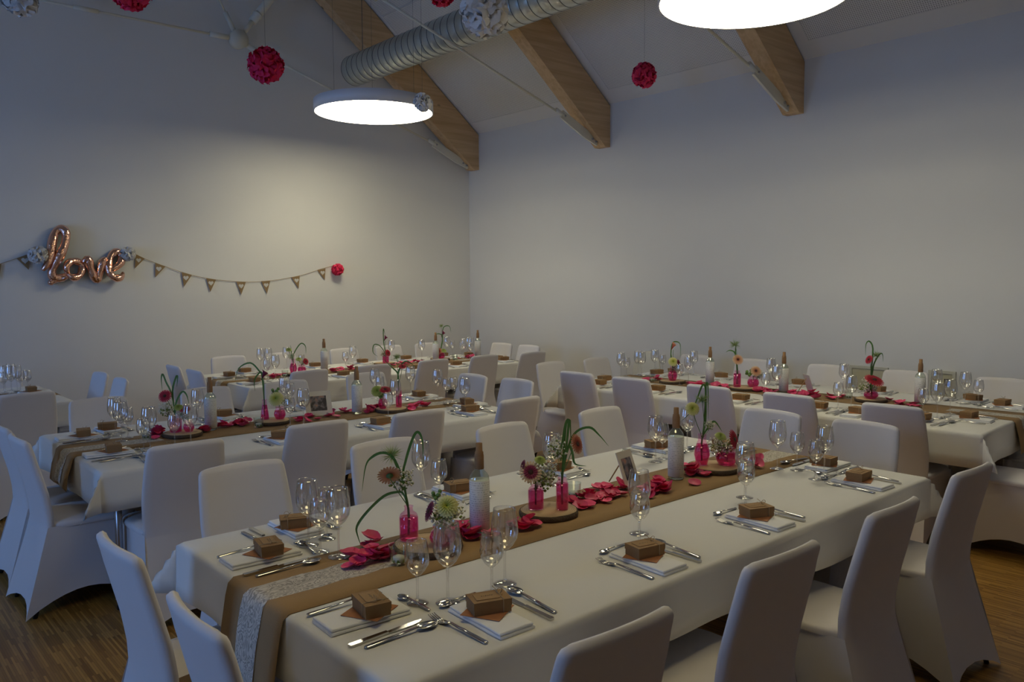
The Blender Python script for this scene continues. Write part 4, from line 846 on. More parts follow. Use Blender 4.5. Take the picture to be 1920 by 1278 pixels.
for t, s, L in SETTINGS:
    for i, (x, y) in enumerate(L):
        c, TL, TW, ta, nm = TABLES[t]
        if t == 'T5': ph = ('nearer place at right end of far left table' if s == 'r' else 'place on near side of far left table')
        elif s in 'nf': ph = '%s place from left on %s side of %s' % (ORD[i], 'near' if s == 'n' else 'far', nm)
        elif t == 'T4': ph = '%s place at %s end of %s' % (('wall-side', 'aisle-side')[i], 'far' if s == 'l' else 'near', nm)
        else: ph = '%s place at %s end of %s' % (('farther', 'nearer')[i], 'left' if s == 'l' else 'right', nm)
        rz = rzone(t, s)
        u, v = tlocal(t, x, y)                       # the napkin lies with its edge close to the table's edge
        lim = {'n': ('v', 1), 'f': ('v', -1), 'l': ('u', 1), 'r': ('u', -1)}[s]
        if t == 'T4': lim = {'n': ('v', -1), 'f': ('v', 1), 'l': ('u', -1), 'r': ('u', 1)}[s]
        hl = (TW if lim[0] == 'v' else TL)/2-.135
        if lim[0] == 'v': v = lim[1]*max(min(abs(v), hl), hl-.05) if v*lim[1] > 0 else lim[1]*hl; u = max(-TL/2+.2, min(TL/2-.2, u))
        else: u = lim[1]*max(min(abs(u), hl), hl-.05) if u*lim[1] > 0 else lim[1]*hl; v = max(-TW/2+.2, min(TW/2-.2, v))
        x, y = tworld(t, u, v)
        SEATS.append((t, ph, x, y))
        ca, sa = math.cos(rz), math.sin(rz)
        W_ = lambda lx, ly: (x+lx*ca-ly*sa, y+lx*sa+ly*ca)
        far = t in ('T3',) and s in 'f'
        def put(k, name, lx, ly, dr, grp, over=.09):
            px, py = W_(lx, ly); k(name+' at '+ph, (px, py, ztop(t, px, py, over)), rz+dr, grp)
        put(napkin, 'folded white napkin', 0, 0, rs.uniform(-.05, .05), 'folded white napkins', .11)
        zz = ztop(t, x, y, .11)
        a1 = rs.uniform(.25, .5); px, py = W_(.006, .02)
        card('orange paper card on the napkin', (px, py, zz+.0190), rz+a1, 'orange cards')['label'] = 'orange card on napkin at '+ph
        px, py = W_(.012, .022); a2 = rs.uniform(-.25, .2)-.15
        fbox('brown kraft favour box', (px, py, zz+.0200), rz+a2, 'kraft favour boxes')['label'] = 'kraft favour box at '+ph
        put(fork, 'silver fork', -.108, .005, rs.uniform(-.05, .08), 'table forks')
        put(knife, 'silver knife', .128, 0.0, rs.uniform(-.05, .05), 'table knives')
        put(spoon, 'silver soup spoon', .170, .02, rs.uniform(-.12, .05), 'soup spoons')
        put(tspoon, 'small dessert spoon', .012, .163, PI/2+rs.uniform(-.12, .12), 'dessert spoons')

# ------------------------------------------------------------------ wine glasses
def build_glass(name, h, rb, rf, what):
    def f(label):
        t = thing(name, label, 'wine glass')
        hb = h*.46                                    # start of the bowl
        P = [(.0045, hb-.004), (.012, hb), (rb*.62, hb+h*.06), (rb*.92, hb+h*.15), (rb, hb+h*.24), (rb*.96, hb+h*.36), (rb*.84, h*.96), (rb*.80, h), (rb*.785, h), (rb*.82, h*.96), (rb*.935, hb+h*.36), (rb*.97, hb+h*.24), (rb*.88, hb+h*.155), (rb*.55, hb+h*.075), (.002, hb+.009)]
        ob('bowl', mesh('bowl', *lathe(P, 24), glass_m), t)
        ob('stem', mesh('stem', *lathe([(.0065, .0075), (.0042, .018), (.0036, hb*.5), (.0042, hb-.012), (.0046, hb-.0042)], 10), glass_m), t)
        ob('foot', mesh('foot', *lathe([(rf, .0), (rf, .0014), (rf*.6, .0035), (.0065, .0073)], 24), glass_m), t)
        return t
    return f
big = Kind(build_glass('large_wine_glass', .238, .0425, .036, 'large')); small = Kind(build_glass('small_wine_glass', .186, .036, .032, 'small'))
grp = {}
for t, L in GLASSES.items():
    for k, x, y in L:
        x, y = clampt(t, x, y, .07)
        cand = [s for s in SEATS if s[0] == t]
        # keep clear of napkins
        s = min(cand, key=lambda q: (q[2]-x)**2+(q[3]-y)**2)
        grp.setdefault((t, k, s[1]), []).append((x, y))
placed = []
for (t, k, ph), L in grp.items():
    L.sort(key=lambda q: Vector((q[0], q[1], 0)).dot(CR)/Vector((q[0], q[1], -1)).dot(CF))
    for i, (x, y) in enumerate(L):
        for _ in range(30):                           # nudge apart feet that would overlap
            for px, py in placed:
                d = math.hypot(x-px, y-py)
                if d < .088: e = (.088-d)*.55; dx, dy = ((x-px)/d, (y-py)/d) if d > 1e-4 else (1, 0); x += dx*e; y += dy*e
            for q in SEATS:
                if q[0] == t:
                    d = math.hypot(x-q[2], y-q[3])
                    if d < .175: x += (x-q[2])/max(d, 1e-3)*(.176-d); y += (y-q[3])/max(d, 1e-3)*(.176-d)
        x, y = clampt(t, x, y, .05)
        placed.append((x, y))
        w = 'large' if k == 'L' else 'small'
        if len(L) == 1: lab = '%s empty wine glass by %s' % (w, ph)
        else:
            od = ('left', 'right') if len(L) == 2 else ('left', 'middle', 'right') if len(L) == 3 else ('leftmost', 'second', 'third', 'rightmost', 'last')
            lab = '%s %s wine glass by %s' % (od[i], w, ph)
        (big if k == 'L' else small)(lab, (x, y, ztop(t, x, y, .035)), 0, 'large wine glasses' if k == 'L' else 'small wine glasses')

# ------------------------------------------------------------------ centre pieces
def build_bottle(label):
    t = thing('labelled_bottle', label, 'bottle')
    ob('glass_body', mesh('glass_body', *lathe([(.030, 0), (.0355, .003), (.0365, .01), (.0365, .204), (.0345, .214), (.027, .226), (.0185, .235), (.0155, .245), (.0135, .275)], 28), bottle_m), t)
    ob('paper_label', mesh('paper_label', *lathe([(.0368, .014), (.0374, .0142), (.0374, .2), (.0368, .2002)], 28), label_m), t)
    ob('neck_wrap', mesh('neck_wrap', *lathe([(.0162, .240), (.0176, .243), (.0172, .29), (.0158, .297), (.0158, .303), (.0126, .306), (.0118, .336), (.0002, .3365)], 20), cork_m), t)
    return t
bottle = Kind(build_bottle)
def zrun(t): return T+.0050
BL = {'T1': ['left', 'right'], 'T2': ['left', 'right'], 'T3': ['leftmost', 'middle', 'rightmost'], 'T4': ['leftmost', 'middle', 'rightmost']}
MARK = []
SOLID = []                                            # things petals must keep clear of
for t, L in BOTTLES.items():
    for i, (x, y) in enumerate(L):
        u, v = tlocal(t, x, y); v = max(RUN_V[t]-.12, min(RUN_V[t]+.12, v)); x, y = tworld(t, u, v)
        bottle('clear bottle with printed paper label and kraft-wrapped neck, %s on %s' % (BL[t][i], TABLES[t][4]), (x, y, zrun(t)), rs.uniform(0, 6), 'labelled bottles'); SOLID.append((x, y, .05)); MARK.append((t, x, y, '%s bottle' % BL[t][i]))
# wood slices take the vases that stand on them
VN = ['tall pink bottle at left of front table', 'round pink vase at left of front table', 'pink jar on middle slice of front table', 'narrow pink tube on middle slice of front table', 'oval pink vase at right of front table', 'round pink vase at right of front table',
 'pink jar at left of middle table', 'small round vase at left of middle table', 'slim pink vase in middle of middle table', 'round pink vase in middle of middle table', 'oval pink vase at right of middle table', 'pink tube at right of middle table',
 'oval pink vase at left of back table', 'round pink vase at left of back table', 'pink jar in middle of back table', 'round pink vase at right of back table', 'oval pink vase at left of right-hand table', 'pink tube in middle of right-hand table', 'round pink vase in middle of right-hand table', 'round pink vase at near end of right-hand table']
vases = []
for i, (t, w, ty, h, r, F) in enumerate(VASES):
    u, v = tlocal(t, *w); v = max(RUN_V[t]-.13, min(RUN_V[t]+.13, v)); x, y = tworld(t, u, v)
    vases.append([t, x, y, ty, max(h, .05), max(min(r, .055), .016), F, VN[i], None])
for i in range(len(vases)):                           # never two vases in one another
    for j in range(i):
        a, b = vases[i], vases[j]
        d = math.hypot(a[1]-b[1], a[2]-b[2]); need = a[5]+b[5]+.012
        if a[0] == b[0] and d < need:
            e = need-d; ux, uy = ((a[1]-b[1])/d, (a[2]-b[2])/d) if d > 1e-3 else (-1, 0); a[1] += ux*e; a[2] += uy*e
SLN = {'T1': ['left', 'middle', 'right'], 'T2': ['left', 'middle', 'right'], 'T3': ['left', 'middle', 'right'], 'T4': ['left', 'middle', 'right']}
sl_ = []
for t, L in SLICES.items():
    for i, (x, y) in enumerate(L):
        near = [v for v in vases if v[0] == t and v[8] is None and math.hypot(v[1]-x, v[2]-y) < .26]
        r = .118
        if near:
            mx, my = sum(v[1] for v in near)/len(near), sum(v[2] for v in near)/len(near); x, y = mx+.25*(x-mx), my+.25*(y-my)
            r = max(r, max(math.hypot(v[1]-x, v[2]-y)+v[5]*.9 for v in near)+.012)
        for v in near: v[8] = (t, i)
        sl_.append((t, i, x, y, r))
        s = thing('wood_slice', 'round wood slice with bark edge, %s one on %s' % (SLN[t][i], TABLES[t][4]), 'wood slice', (x, y, zrun(t)), rs.uniform(0, 6), 'wood slices')
        rj = random.Random(i*7+len(t)); n = 36; ph = [rj.uniform(0, 6) for _ in range(3)]
        wob = lambda a: 1+.025*math.sin(2*a+ph[0])+.015*math.sin(5*a+ph[1])+.008*math.sin(11*a+ph[2])
        ring = lambda f, z: [(r*f*wob(2*PI*k/n)*math.cos(2*PI*k/n), r*f*wob(2*PI*k/n)*math.sin(2*PI*k/n), z) for k in range(n)]
        V = ring(.955, 0)+ring(.955, .0215)+ring(.5, .0222)+[(0, 0, .0222)]
        F = [tuple(range(n-1, -1, -1))]+[(j*n+k, j*n+(k+1) % n, (j+1)*n+(k+1) % n, (j+1)*n+k) for j in (0, 1) for k in range(n)]+[(2*n+k, 2*n+(k+1) % n, 3*n) for k in range(n)]
        ob('cut_face', mesh('cut_face', V, F, rings_m), s)
        V = ring(.957, .0)+ring(1.0, .002)+ring(1.015, .011)+ring(.995, .0205)+ring(.957, .0222)
        F = [(j*n+k, j*n+(k+1) % n, (j+1)*n+(k+1) % n, (j+1)*n+k) for j in range(4) for k in range(n)]
        ob('bark', mesh('bark', V, F, bark_m), s)
        SOLID.append((x, y, r*1.02)); MARK.append((t, x, y, '%s wood slice' % SLN[t][i]))
# flower heads at unit radius, axis +z
def petal_ring(n, r0, r1, z0, z1, w, ph=0.0, cup=.0):
    V, F = [], []
    for k in range(n):
        a = 2*PI*k/n+ph; c, s = math.cos(a), math.sin(a)
        b = len(V)
        for q, ww, dz in ((0, .35, 0), (.45, .9, cup), (.85, .85, cup*.7), (1, .3, 0)):
            rr = r0+(r1-r0)*q; z = z0+(z1-z0)*q+dz; hw = w*ww*(.5+.5*rr)
            V += [(rr*c-hw*s, rr*s+hw*c, z-.02), (rr*c, rr*s, z), (rr*c+hw*s, rr*s-hw*c, z-.02)]
        for j in range(3):
            for m in range(2): i = b+3*j+m; F.append((i, i+1, i+4, i+3))
    return V, F
GERB = join(petal_ring(22, .2, 1.0, .0, .02, .12, 0, .05), petal_ring(18, .18, .82, .05, .1, .12, .1, .05), petal_ring(14, .14, .5, .09, .18, .10, .2, .03))
MUM = join(petal_ring(22, .2, 1.0, .0, .0, .13, 0, .08), petal_ring(20, .18, .9, .1, .2, .13, .12, .1), petal_ring(16, .14, .72, .16, .36, .12, .22, .1), petal_ring(14, .1, .5, .22, .46, .10, .3, .08), petal_ring(10, .05, .28, .28, .5, .08, .4, .04))
GM = {k: mesh('gerbera_petals', *GERB, FLOWER[k]) for k in FLOWER}; MMs = {k: mesh('chrysanthemum_petals', *MUM, FLOWER[k]) for k in ('yellow', 'lime')}
EYE = mesh('flower_eye', *lathe([(.23, .08), (.22, .15), (.14, .2), (.001, .21)], 12), eye_m)
CALYX = mesh('calyx', *lathe([(.05, -.3), (.16, -.18), (.3, -.04), (.22, .0)], 10), stem_m)
CALLA = {k: mesh('calla_spathe', *xf(lathe([(.12, -1.6), (.2, -1.0), (.34, -.3), (.62, .3), (.95, .75), (.9, .78), (.55, .3), (.28, -.3), (.15, -1.0)], 12), lambda x, y, z: (x, y, z+.55*max(x, 0)*(1 if z > 0 else 0))), FLOWER[k]) for k in ('wine', 'salmon')}
rg = random.Random(21)
def octa(c, r):
    return [(c[0]+r*a, c[1]+r*b, c[2]+r*d) for a, b, d in ((1, 0, 0), (-1, 0, 0), (0, 1, 0), (0, -1, 0), (0, 0, 1), (0, 0, -1))], [(0, 2, 4), (2, 1, 4), (1, 3, 4), (3, 0, 4), (2, 0, 5), (1, 2, 5), (3, 1, 5), (0, 3, 5)]
def ball(n, r, k):
    out = []
    for _ in range(n):
        d = Vector((rg.gauss(0, 1), rg.gauss(0, 1), rg.gauss(0, 1))).normalized()*rg.uniform(.35, 1); out.append(octa(d, r*rg.uniform(.7, 1.3)))
    return join(*out)
GYP = mesh('tiny_blossoms', *ball(170, .088, 0), gyp_m)
SPR = mesh('leaf_sprigs', *ball(60, .11, 0), sprig_m)
SPR.transform(Matrix.Translation((0, 0, -.25)) @ Matrix.Diagonal((1, 1, .8, 1))); GYPS = mesh('fine_stems', *join(*[tube([(0, 0, -1.0), (rg.uniform(-.3, .3), rg.uniform(-.3, .3), -.3), (rg.uniform(-.8, .8), rg.uniform(-.8, .8), rg.uniform(-.1, .8))], .014, 3) for _ in range(26)]), gypstem_m)
BERRY = mesh('berries', *join(*[xf(lathe([(.001, -.34), (.24, -.24), (.34, 0), (.24, .24), (.001, .34)], 8), lambda x, y, z, d=(rg.uniform(-.6, .6), rg.uniform(-.6, .6), rg.uniform(-.6, .6)): (x+d[0], y+d[1], z+d[2])) for _ in range(8)]), berry_m)
pl_ = []
for _ in range(210):
    d = Vector((rg.gauss(0, .8), rg.gauss(0, .8), rg.gauss(.5, .9))).normalized(); L_ = rg.uniform(.6, 1.15); s = d.orthogonal().normalized()*.026
    pl_.append(([s, -s, d*L_*.6-s*.7+Vector((0, 0, .03)), d*L_*.6+s*.7+Vector((0, 0, .03)), d*L_], [(0, 1, 2, 3), (3, 2, 4)]))
PLUME = mesh('plume', *join(*pl_), plume_m)
HR = Vector((CR.x, CR.y, 0)).normalized(); HF = Vector((CF.x, CF.y, 0)).normalized(); UP = Vector((0, 0, 1))
DIRS = {'cam': (-HF*.9+UP*.45), 'away': (HF*.8+UP*.5-HR*.2), 'left': (-HR*.9+UP*.4-HF*.3), 'right': (HR*.8+UP*.3-HF*.55), 'up': (UP*.9-HF*.5+HR*.15)}
VSH = {'bottle': lambda r, h: [(r*.9, 0), (r, .004), (r, h*.78), (r*.85, h*.9), (r*.45, h*1.0), (r*.42, h*1.12), (r*.5, h*1.16)],
 'jar': lambda r, h: [(r*.92, 0), (r, .004), (r, h*.8), (r*.86, h*.9), (r*.62, h*.97), (r*.62, h*1.06)],
 'round': lambda r, h: [(r*.5, 0), (r*.72, .004), (r*.98, h*.35), (r, h*.5), (r*.86, h*.78), (r*.62, h*.95), (r*.74, h*1.1)],
 'tube': lambda r, h: [(r*.94, 0), (r, .003), (r, h*.86), (r*.8, h*.94), (r*.66, h*1.0), (r*.74, h*1.06)],
 'oval': lambda r, h: [(r*.6, 0), (r*.72, .004), (r, h*.42), (r*.95, h*.6), (r*.7, h*.86), (r*.5, h*1.0), (r*.52, h*1.2), (r*.62, h*1.26)],
 'cone': lambda r, h: [(r*.95, 0), (r, .004), (r*.9, h*.3), (r*.6, h*.8), (r*.45, h*1.0), (r*.55, h*1.1)]}
COLN = {'peach': 'peach', 'wine': 'dark red', 'cream': 'cream and maroon', 'salmon': 'salmon pink', 'red': 'bright red', 'yellow': 'pale yellow', 'lime': 'lime green'}
def orient(o, d):
    o.rotation_mode = 'QUATERNION'; o.rotation_quaternion = Vector((0, 0, 1)).rotation_difference(d.normalized())
for t, x, y, ty, h, r, F, vn, on in vases:
    z = zrun(t)
    for s in sl_:
        if s[0] == t and on == (t, s[1]): z = zrun(t)+.0224
    if on is None: SOLID.append((x, y, r+.02))
    v = thing('flower_vase', vn+' with flowers', 'vase', (x, y, z), 0, 'pink glass vases')
    prof = VSH[ty](r, h)
    ob('glass', mesh('glass', *lathe(prof, 20), pglass_m), v)
    wp2 = [(max(a-.0022, .002), max(b, .003)) for a, b in prof if b <= h*.86]
    ob('water', mesh('water', *lathe(wp2, 16), pwater_m), v)
    base = Vector((x, y, z)); k = 0
    neck = min(a for a, b in prof[3:])*.55
    leaf = None; cnt = {}
    for f in F:
        dep = HF*(rg.uniform(-.012, .012))
        foot = Vector((rg.uniform(-1, 1)*neck*.5, rg.uniform(-1, 1)*neck*.5, .008+.1*h))
        mid = Vector((foot.x*.6, foot.y*.6, h*1.05))
        if f[0] in ('blade', 'plume'):
            if leaf is None:
                leaf = thing('grass_stems', 'long green grass blades in %s' % vn, 'grass stems', base, 0, 'grass stems in the vases')
            P = [HR*a+UP*b+dep for a, b in f[1]]
            if P[0].z > h: P = [mid]+P
            else: P[0] = mid
            P = [foot]+P
            if f[0] == 'plume':
                ob('plume_stalk', mesh('plume_stalk', *tube(smooth_path(P, 3), .0016, 5), stem_m), leaf)
                p = ob('feathery_plume', PLUME, leaf, P[-1], kind='stuff'); p.scale = (f[2]*1.2,)*3
                continue
            P = smooth_path(P, 4); N = len(P); V, Fc = [], []
            wmax = .0048 if t == 'T1' else .0055
            tw = rg.uniform(-.6, .6)
            for i, p in enumerate(P):
                q = i/(N-1); d = (P[min(i+1, N-1)]-P[max(i-1, 0)]).normalized()
                sd = d.cross(HF*math.cos(tw)+HR*math.sin(tw)*.4); sd = sd.normalized() if sd.length > .05 else HR
                w_ = wmax*(.45+.55*min(q*2.2, 1))*(1-max(0, q-.72)/.28*.95); nn = d.cross(sd)
                V += [p-sd*w_+nn*w_*.35, p, p+sd*w_+nn*w_*.35]
            for i in range(N-1):
                for m in range(2): Fc.append((3*i+m, 3*i+m+1, 3*i+m+4, 3*i+m+3))
            ob('leaf_blade', mesh('leaf_blade', V, Fc, blade_m), leaf)
            continue
        (a, b), rr = f[1], f[2]; hp = HR*a+UP*max(b, h*1.1)+dep*.6
        if f[0] in ('gerbera', 'mum'): rr *= 1.14; hp = hp-HF*rr*.75
        elif f[0] == 'gyp': hp = hp+HF*rr*.45
        col = f[3] if len(f) > 3 else ''
        if f[0] == 'gerbera':
            t2 = thing('gerbera', ('higher ' if 'g'+col in cnt else '')+'%s gerbera in %s' % (COLN[col], vn), 'flower', base, 0, 'gerberas')
            cnt['g'+col] = 1; d = DIRS[f[4]].normalized()
            o = ob('petals', GM[col], t2, hp, kind='stuff'); o.scale = (rr, rr, rr); orient(o, d)
            e = ob('flower_eye', EYE, t2, hp); e.scale = (rr, rr, rr); orient(e, d); c = ob('calyx', CALYX, t2, hp); c.scale = (rr, rr, rr); orient(c, d)
            ob('stem', mesh('stem', *tube(smooth_path([foot, mid, (mid+hp)/2-d*.006, hp-d*rr*.3], 3), .0018, 5), stem_m), t2)
        elif f[0] == 'mum':
            t2 = thing('chrysanthemum', '%s chrysanthemum in %s' % (COLN[col], vn), 'flower', base, 0, 'chrysanthemums')
            d = DIRS[f[4]].normalized()
            o = ob('petals', MMs[col], t2, hp, kind='stuff'); o.scale = (rr, rr, rr); orient(o, d); c = ob('calyx', CALYX, t2, hp); c.scale = (rr, rr, rr); orient(c, d)
            ob('stem', mesh('stem', *tube(smooth_path([foot, mid, (mid+hp)/2-d*.006, hp-d*rr*.3], 3), .0018, 5), stem_m), t2)
        elif f[0] == 'calla':
            t2 = thing('calla_lily', '%s calla bloom in %s' % (COLN[col], vn), 'flower', base, 0, 'calla lilies')
            o = ob('spathe', CALLA[col], t2, hp); o.scale = (rr, rr, rr); orient(o, UP+HR*.5)
            ob('stem', mesh('stem', *tube(smooth_path([foot, mid, hp-UP*rr*1.4], 3), .0022, 5), stem_m), t2)
        elif f[0] == 'gyp':
            t2 = thing('baby_breath_sprig', "sprig of tiny white baby's breath in %s" % vn, 'flower', base, 0, "baby's breath sprigs")
            o = ob('tiny_blossoms', GYP, t2, hp, rg.uniform(0, 6), 'stuff'); o.scale = (rr*1.3, rr*1.3, rr*1.1)
            o = ob('leaf_sprigs', SPR, t2, hp, rg.uniform(0, 6), 'stuff'); o.scale = (rr*1.15,)*3
            o = ob('fine_stems', GYPS, t2, hp, rg.uniform(0, 6), 'stuff'); o.scale = (rr,)*3
            ob('stem', mesh('stem', *tube([foot, mid, hp-UP*rr*.9], .0012, 4), gypstem_m), t2)
        elif f[0] == 'berry':
            t2 = thing('berry_sprig', 'sprig of green berries in %s' % vn, 'berries', base, 0, 'berry sprigs')
            o = ob('berries', BERRY, t2, hp, kind='stuff'); o.scale = (rr,)*3
            ob('stem', mesh('stem', *tube([foot, mid, hp], .0014, 5), stem_m), t2)
# tea lights in little tumblers
TLN = {'T1': ['left', 'middle', 'right'], 'T2': ['left', 'middle'], 'T3': ['left', 'right'], 'T4': ['left', 'near']}
def build_tea(label):
    t = thing('tealight_glass', label, 'candle holder')
    ob('tumbler', mesh('tumbler', *lathe([(.026, 0), (.0285, .002), (.033, .062), (.034, .066), (.0318, .0655), (.027, .008), (.001, .0075)], 24), frost_m), t)
    ob('candle', mesh('candle', *lathe([(.019, .0085), (.019, .026), (.001, .0255)], 18), wax_m), t)
    lf = []
    for k in range(7):
        a = 2*PI*k/7; c, s = math.cos(a), math.sin(a)
        lf.append(([(c*.021-.006*s, s*.021+.006*c, .009), (c*.021+.006*s, s*.021-.006*c, .009), (c*.0245+.003*s, s*.0245-.003*c, .02), (c*.0245-.003*s, s*.0245+.003*c, .02)], [(0, 1, 2, 3)]))
    ob('leaf_wreath', mesh('leaf_wreath', *join(*lf), leafg_m), t, kind='stuff')
    return t
tea = Kind(build_tea)
for t, L in TEALIGHTS.items():
    for i, (x, y) in enumerate(L):
        u, v = tlocal(t, x, y); v = max(RUN_V[t]-.14, min(RUN_V[t]+.14, v)); x, y = tworld(t, u, v)
        for _ in range(20):
            for sx, sy, sr in SOLID:
                d = math.hypot(x-sx, y-sy); need = sr+.036
                if d < need: x += (x-sx)/max(d, 1e-3)*(need-d); y += (y-sy)/max(d, 1e-3)*(need-d)
        SOLID.append((x, y, .036))
        tea('glass tumbler with white tea light, %s one on %s' % (TLN[t][i], TABLES[t][4]), (x, y, zrun(t)), 0, 'tea light glasses')
# photo cards leaning on a wooden stick
FL = {'T1': 'cream photo card leaning on a stick, front table', 'T2': 'cream photo card with dark couple picture, middle table', 'T4': 'tented cream photo card, right-hand table'}
FR = {'T1': (math.radians(190), .35), 'T2': (math.radians(165), .42), 'T4': (math.radians(232), .3)}
for t, x, y in FRAMES:
    rz, lean = FR[t]
    u, v = tlocal(t, x, y); v = max(RUN_V[t]-.1, min(RUN_V[t]+.1, v)); x, y = tworld(t, u, v)
    f = thing('photo_card', FL[t], 'photo card', (x, y, zrun(t)), rz, 'photo cards')
    w, hh = (.062, .165) if t != 'T2' else (.092, .18)
    B = lambda VF: xf(VF, lambda a, b, c: (a, b*math.cos(lean)+c*math.sin(lean)+.0, c*math.cos(lean)-b*math.sin(lean)+.0015))
    # card faces local -y (towards its front), leaning back
    ob('mount', mesh('mount', *B(box(-w, w, 0, .004, 0, hh)), frame_m, False), f)
    ob('print', mesh('print', *B(box(-w*.62, w*.62, -.0012, -.0002, hh*.2, hh*.8)), photo_m, False), f)
    ob('prop_stick', mesh('prop_stick', *tube([(.0, hh*.8*math.sin(lean)+.008, hh*.8*math.cos(lean)), (.0, hh*.8*math.sin(lean)+.085, .003)], .003, 6), kraft2_m), f)
    SOLID.append((x, y, .05))
# rose petals strewn along the runners
def petal(seed):
    q = random.Random(seed); V, F = [], []; n = 4
    cu = q.uniform(.35, .85); tw = q.uniform(-.3, .3)
    for i in range(n+1):
        a = i/n
        for j in range(n+1):
            b = -1+2*j/n; w = .024*math.sin(PI*min(.12+a*.75, 1))**.7
            x, y = b*w, -.024+.048*a-.006*b*b*a
            V.append((x, y, .0015+cu*.9*(x*x+.7*(y+.006)**2)/.026+tw*x*a*.6+.0025*math.sin(6*b+seed)*a))
    m = min(v[2] for v in V); V = [(x, y, z-m) for x, y, z in V]
    for i in range(n):
        for j in range(n): k = i*(n+1)+j; F.append((k, k+1, k+n+2, k+n+1))
    me = mesh('rose_petal', V, F, petal_m)
    return me
PM = [petal(s) for s in range(9)]
rp = random.Random(6); left = 296; pp = []
for t, L in PETALS.items():
    for x, y, a in L:
        if left <= 0: break
        u, v = tlocal(t, x, y); v = max(RUN_V[t]-.18, min(RUN_V[t]+.18, v)); x, y = tworld(t, u, v)
        for _ in range(12):
            for sx, sy, sr in SOLID:
                d = math.hypot(x-sx, y-sy); need = sr+.026
                if d < need: x += (x-sx)/max(d, 1e-3)*(need-d); y += (y-sy)/max(d, 1e-3)*(need-d)
        lvl = sum(1 for q in pp if math.hypot(q[0]-x, q[1]-y) < .026)
        pp.append((x, y)); left -= 1
        o = ob('rose_petal', PM[rp.randrange(9)], None, (x, y, ztop(t, x, y, .03)+.0045+min(lvl, 4)*.010), a)
        o.rotation_euler = (rp.uniform(-.5, .5)*(1 if lvl else .35), rp.uniform(-.5, .5)*(1 if lvl else .35), a); s = rp.uniform(1.05, 1.6); o.scale = (s, s, s)
        near = [m for m in MARK if m[0] == t]
        if near:
            m = min(near, key=lambda q: (q[1]-x)**2+(q[2]-y)**2); sd = 'left' if (x-m[1])*CR.x+(y-m[2])*CR.y < 0 else 'right'
            lb = 'deep pink rose petal lying %s of the %s on the %s' % (sd, m[3], TABLES[t][4]); gp = 'petals %s of the %s, %s' % (sd, m[3], TABLES[t][4])
        else: lb = 'deep pink rose petal on the runner of the %s' % TABLES[t][4]; gp = 'petals on the %s' % TABLES[t][4]
        tag(o, lb, 'petal', gp)

# ------------------------------------------------------------------ pompoms
def pompom_mesh(seed, mat, R=1.0):
    q = random.Random(seed); parts = []
    N = 90
    for k in range(N):                                   # ruffled sheets: each starts near the heart and curls over at its frilled rim
        zf = 1-2*(k+.5)/N; a = k*2.399963+q.uniform(-.2, .2); d = Vector((math.sqrt(1-zf*zf)*math.cos(a), math.sqrt(1-zf*zf)*math.sin(a), zf))
        t1 = d.orthogonal().normalized(); t2 = d.cross(t1); ro = q.uniform(0, 6.28); t1, t2 = t1*math.cos(ro)+t2*math.sin(ro), t2*math.cos(ro)-t1*math.sin(ro)
        V, F = [], []; nu, nv = 7, 5; W_ = q.uniform(.30, .46); ph = q.uniform(0, 6); be = q.uniform(.22, .50); R0 = q.uniform(.86, 1.0)
        for j in range(nv+1):
            b = j/nv
            for i in range(nu+1):
                c = -1+2*i/nu
                rad = R0*(.15+.85*math.sin(b*PI/2*.92)*(1-.10*c*c))+(.035*math.sin(9*c+ph) if j == nv else 0)
                p = d*rad+t1*(c*W_*(.2+.8*b))+t2*(be*(b**2.2)-.10+.08*math.sin(3.8*c+ph)*b)
                V.append(p if p.length < 1.04 else p*(1.04/p.length))
        for j in range(nv):
            for i in range(nu): m = j*(nu+1)+i; F.append((m, m+1, m+nu+2, m+nu+1))
        parts.append((V, F))
    return mesh('tissue_layers', *join(*parts), mat)
PMW, PMP, PMD = pompom_mesh(1, white_m), pompom_mesh(2, pink_m), pompom_mesh(3, dpink_m)
def pompom(label, x, y, z, r, me, thread=True, rot=0.0, zt=None):
    t = thing('paper_pompom', label, 'pompom', (x, y, z), 0, 'tissue paper pompoms')
    o = ob('tissue_layers', me, t, (0, 0, 0)); o.scale = (r*.93,)*3; o.rotation_euler = (rot, rot*1.7, rot*.6)
    if thread:
        zt = ZW+SL*(min(x, 2*XR-x)-XB)-z if zt is None else zt-z
        ob('thread', mesh('thread', *rod_between((0, 0, r*.5), (0, 0, zt), .0010, 4), wire_m), t)
pompom('crimson pompom hanging left of the lit round lamp', -2.54, -5.54, 3.23, .14, PMD, rot=.4)
pompom('small white pompom hanging in front of the lamp rim', -3.54, -5.05, 3.03, .077, PMW, rot=1.0)
pompom('large white pompom hanging in front of the duct', -3.49, -4.25, 3.47, .175, PMW, rot=2.1)
pompom('pink pompom hanging before the right wall', -6.24, -5.16, 3.68, .133, PMP, rot=.9)
pompom('pink pompom at the top edge above the tie rod', -1.74, -5.85, 3.655, .15, PMP, rot=1.9)
pompom('pink pompom peeping in left of the large white one', -4.32, -5.85, 4.215, .135, PMP, rot=2.7)
pompom('bluish white pompom in the top left corner', -1.55, -8.31, 4.20, .17, PMW, rot=.2)
WPL = ['white pompom left of the love balloon', 'white pompom right of the love balloon', 'pink pompom at the right end of the bunting']
for (x, z, r, c), l in zip(WALLPOM, WPL): pompom(l, x, YA+r*.98, z, r, PMW if c == 'white' else PMP, False, 1.3)

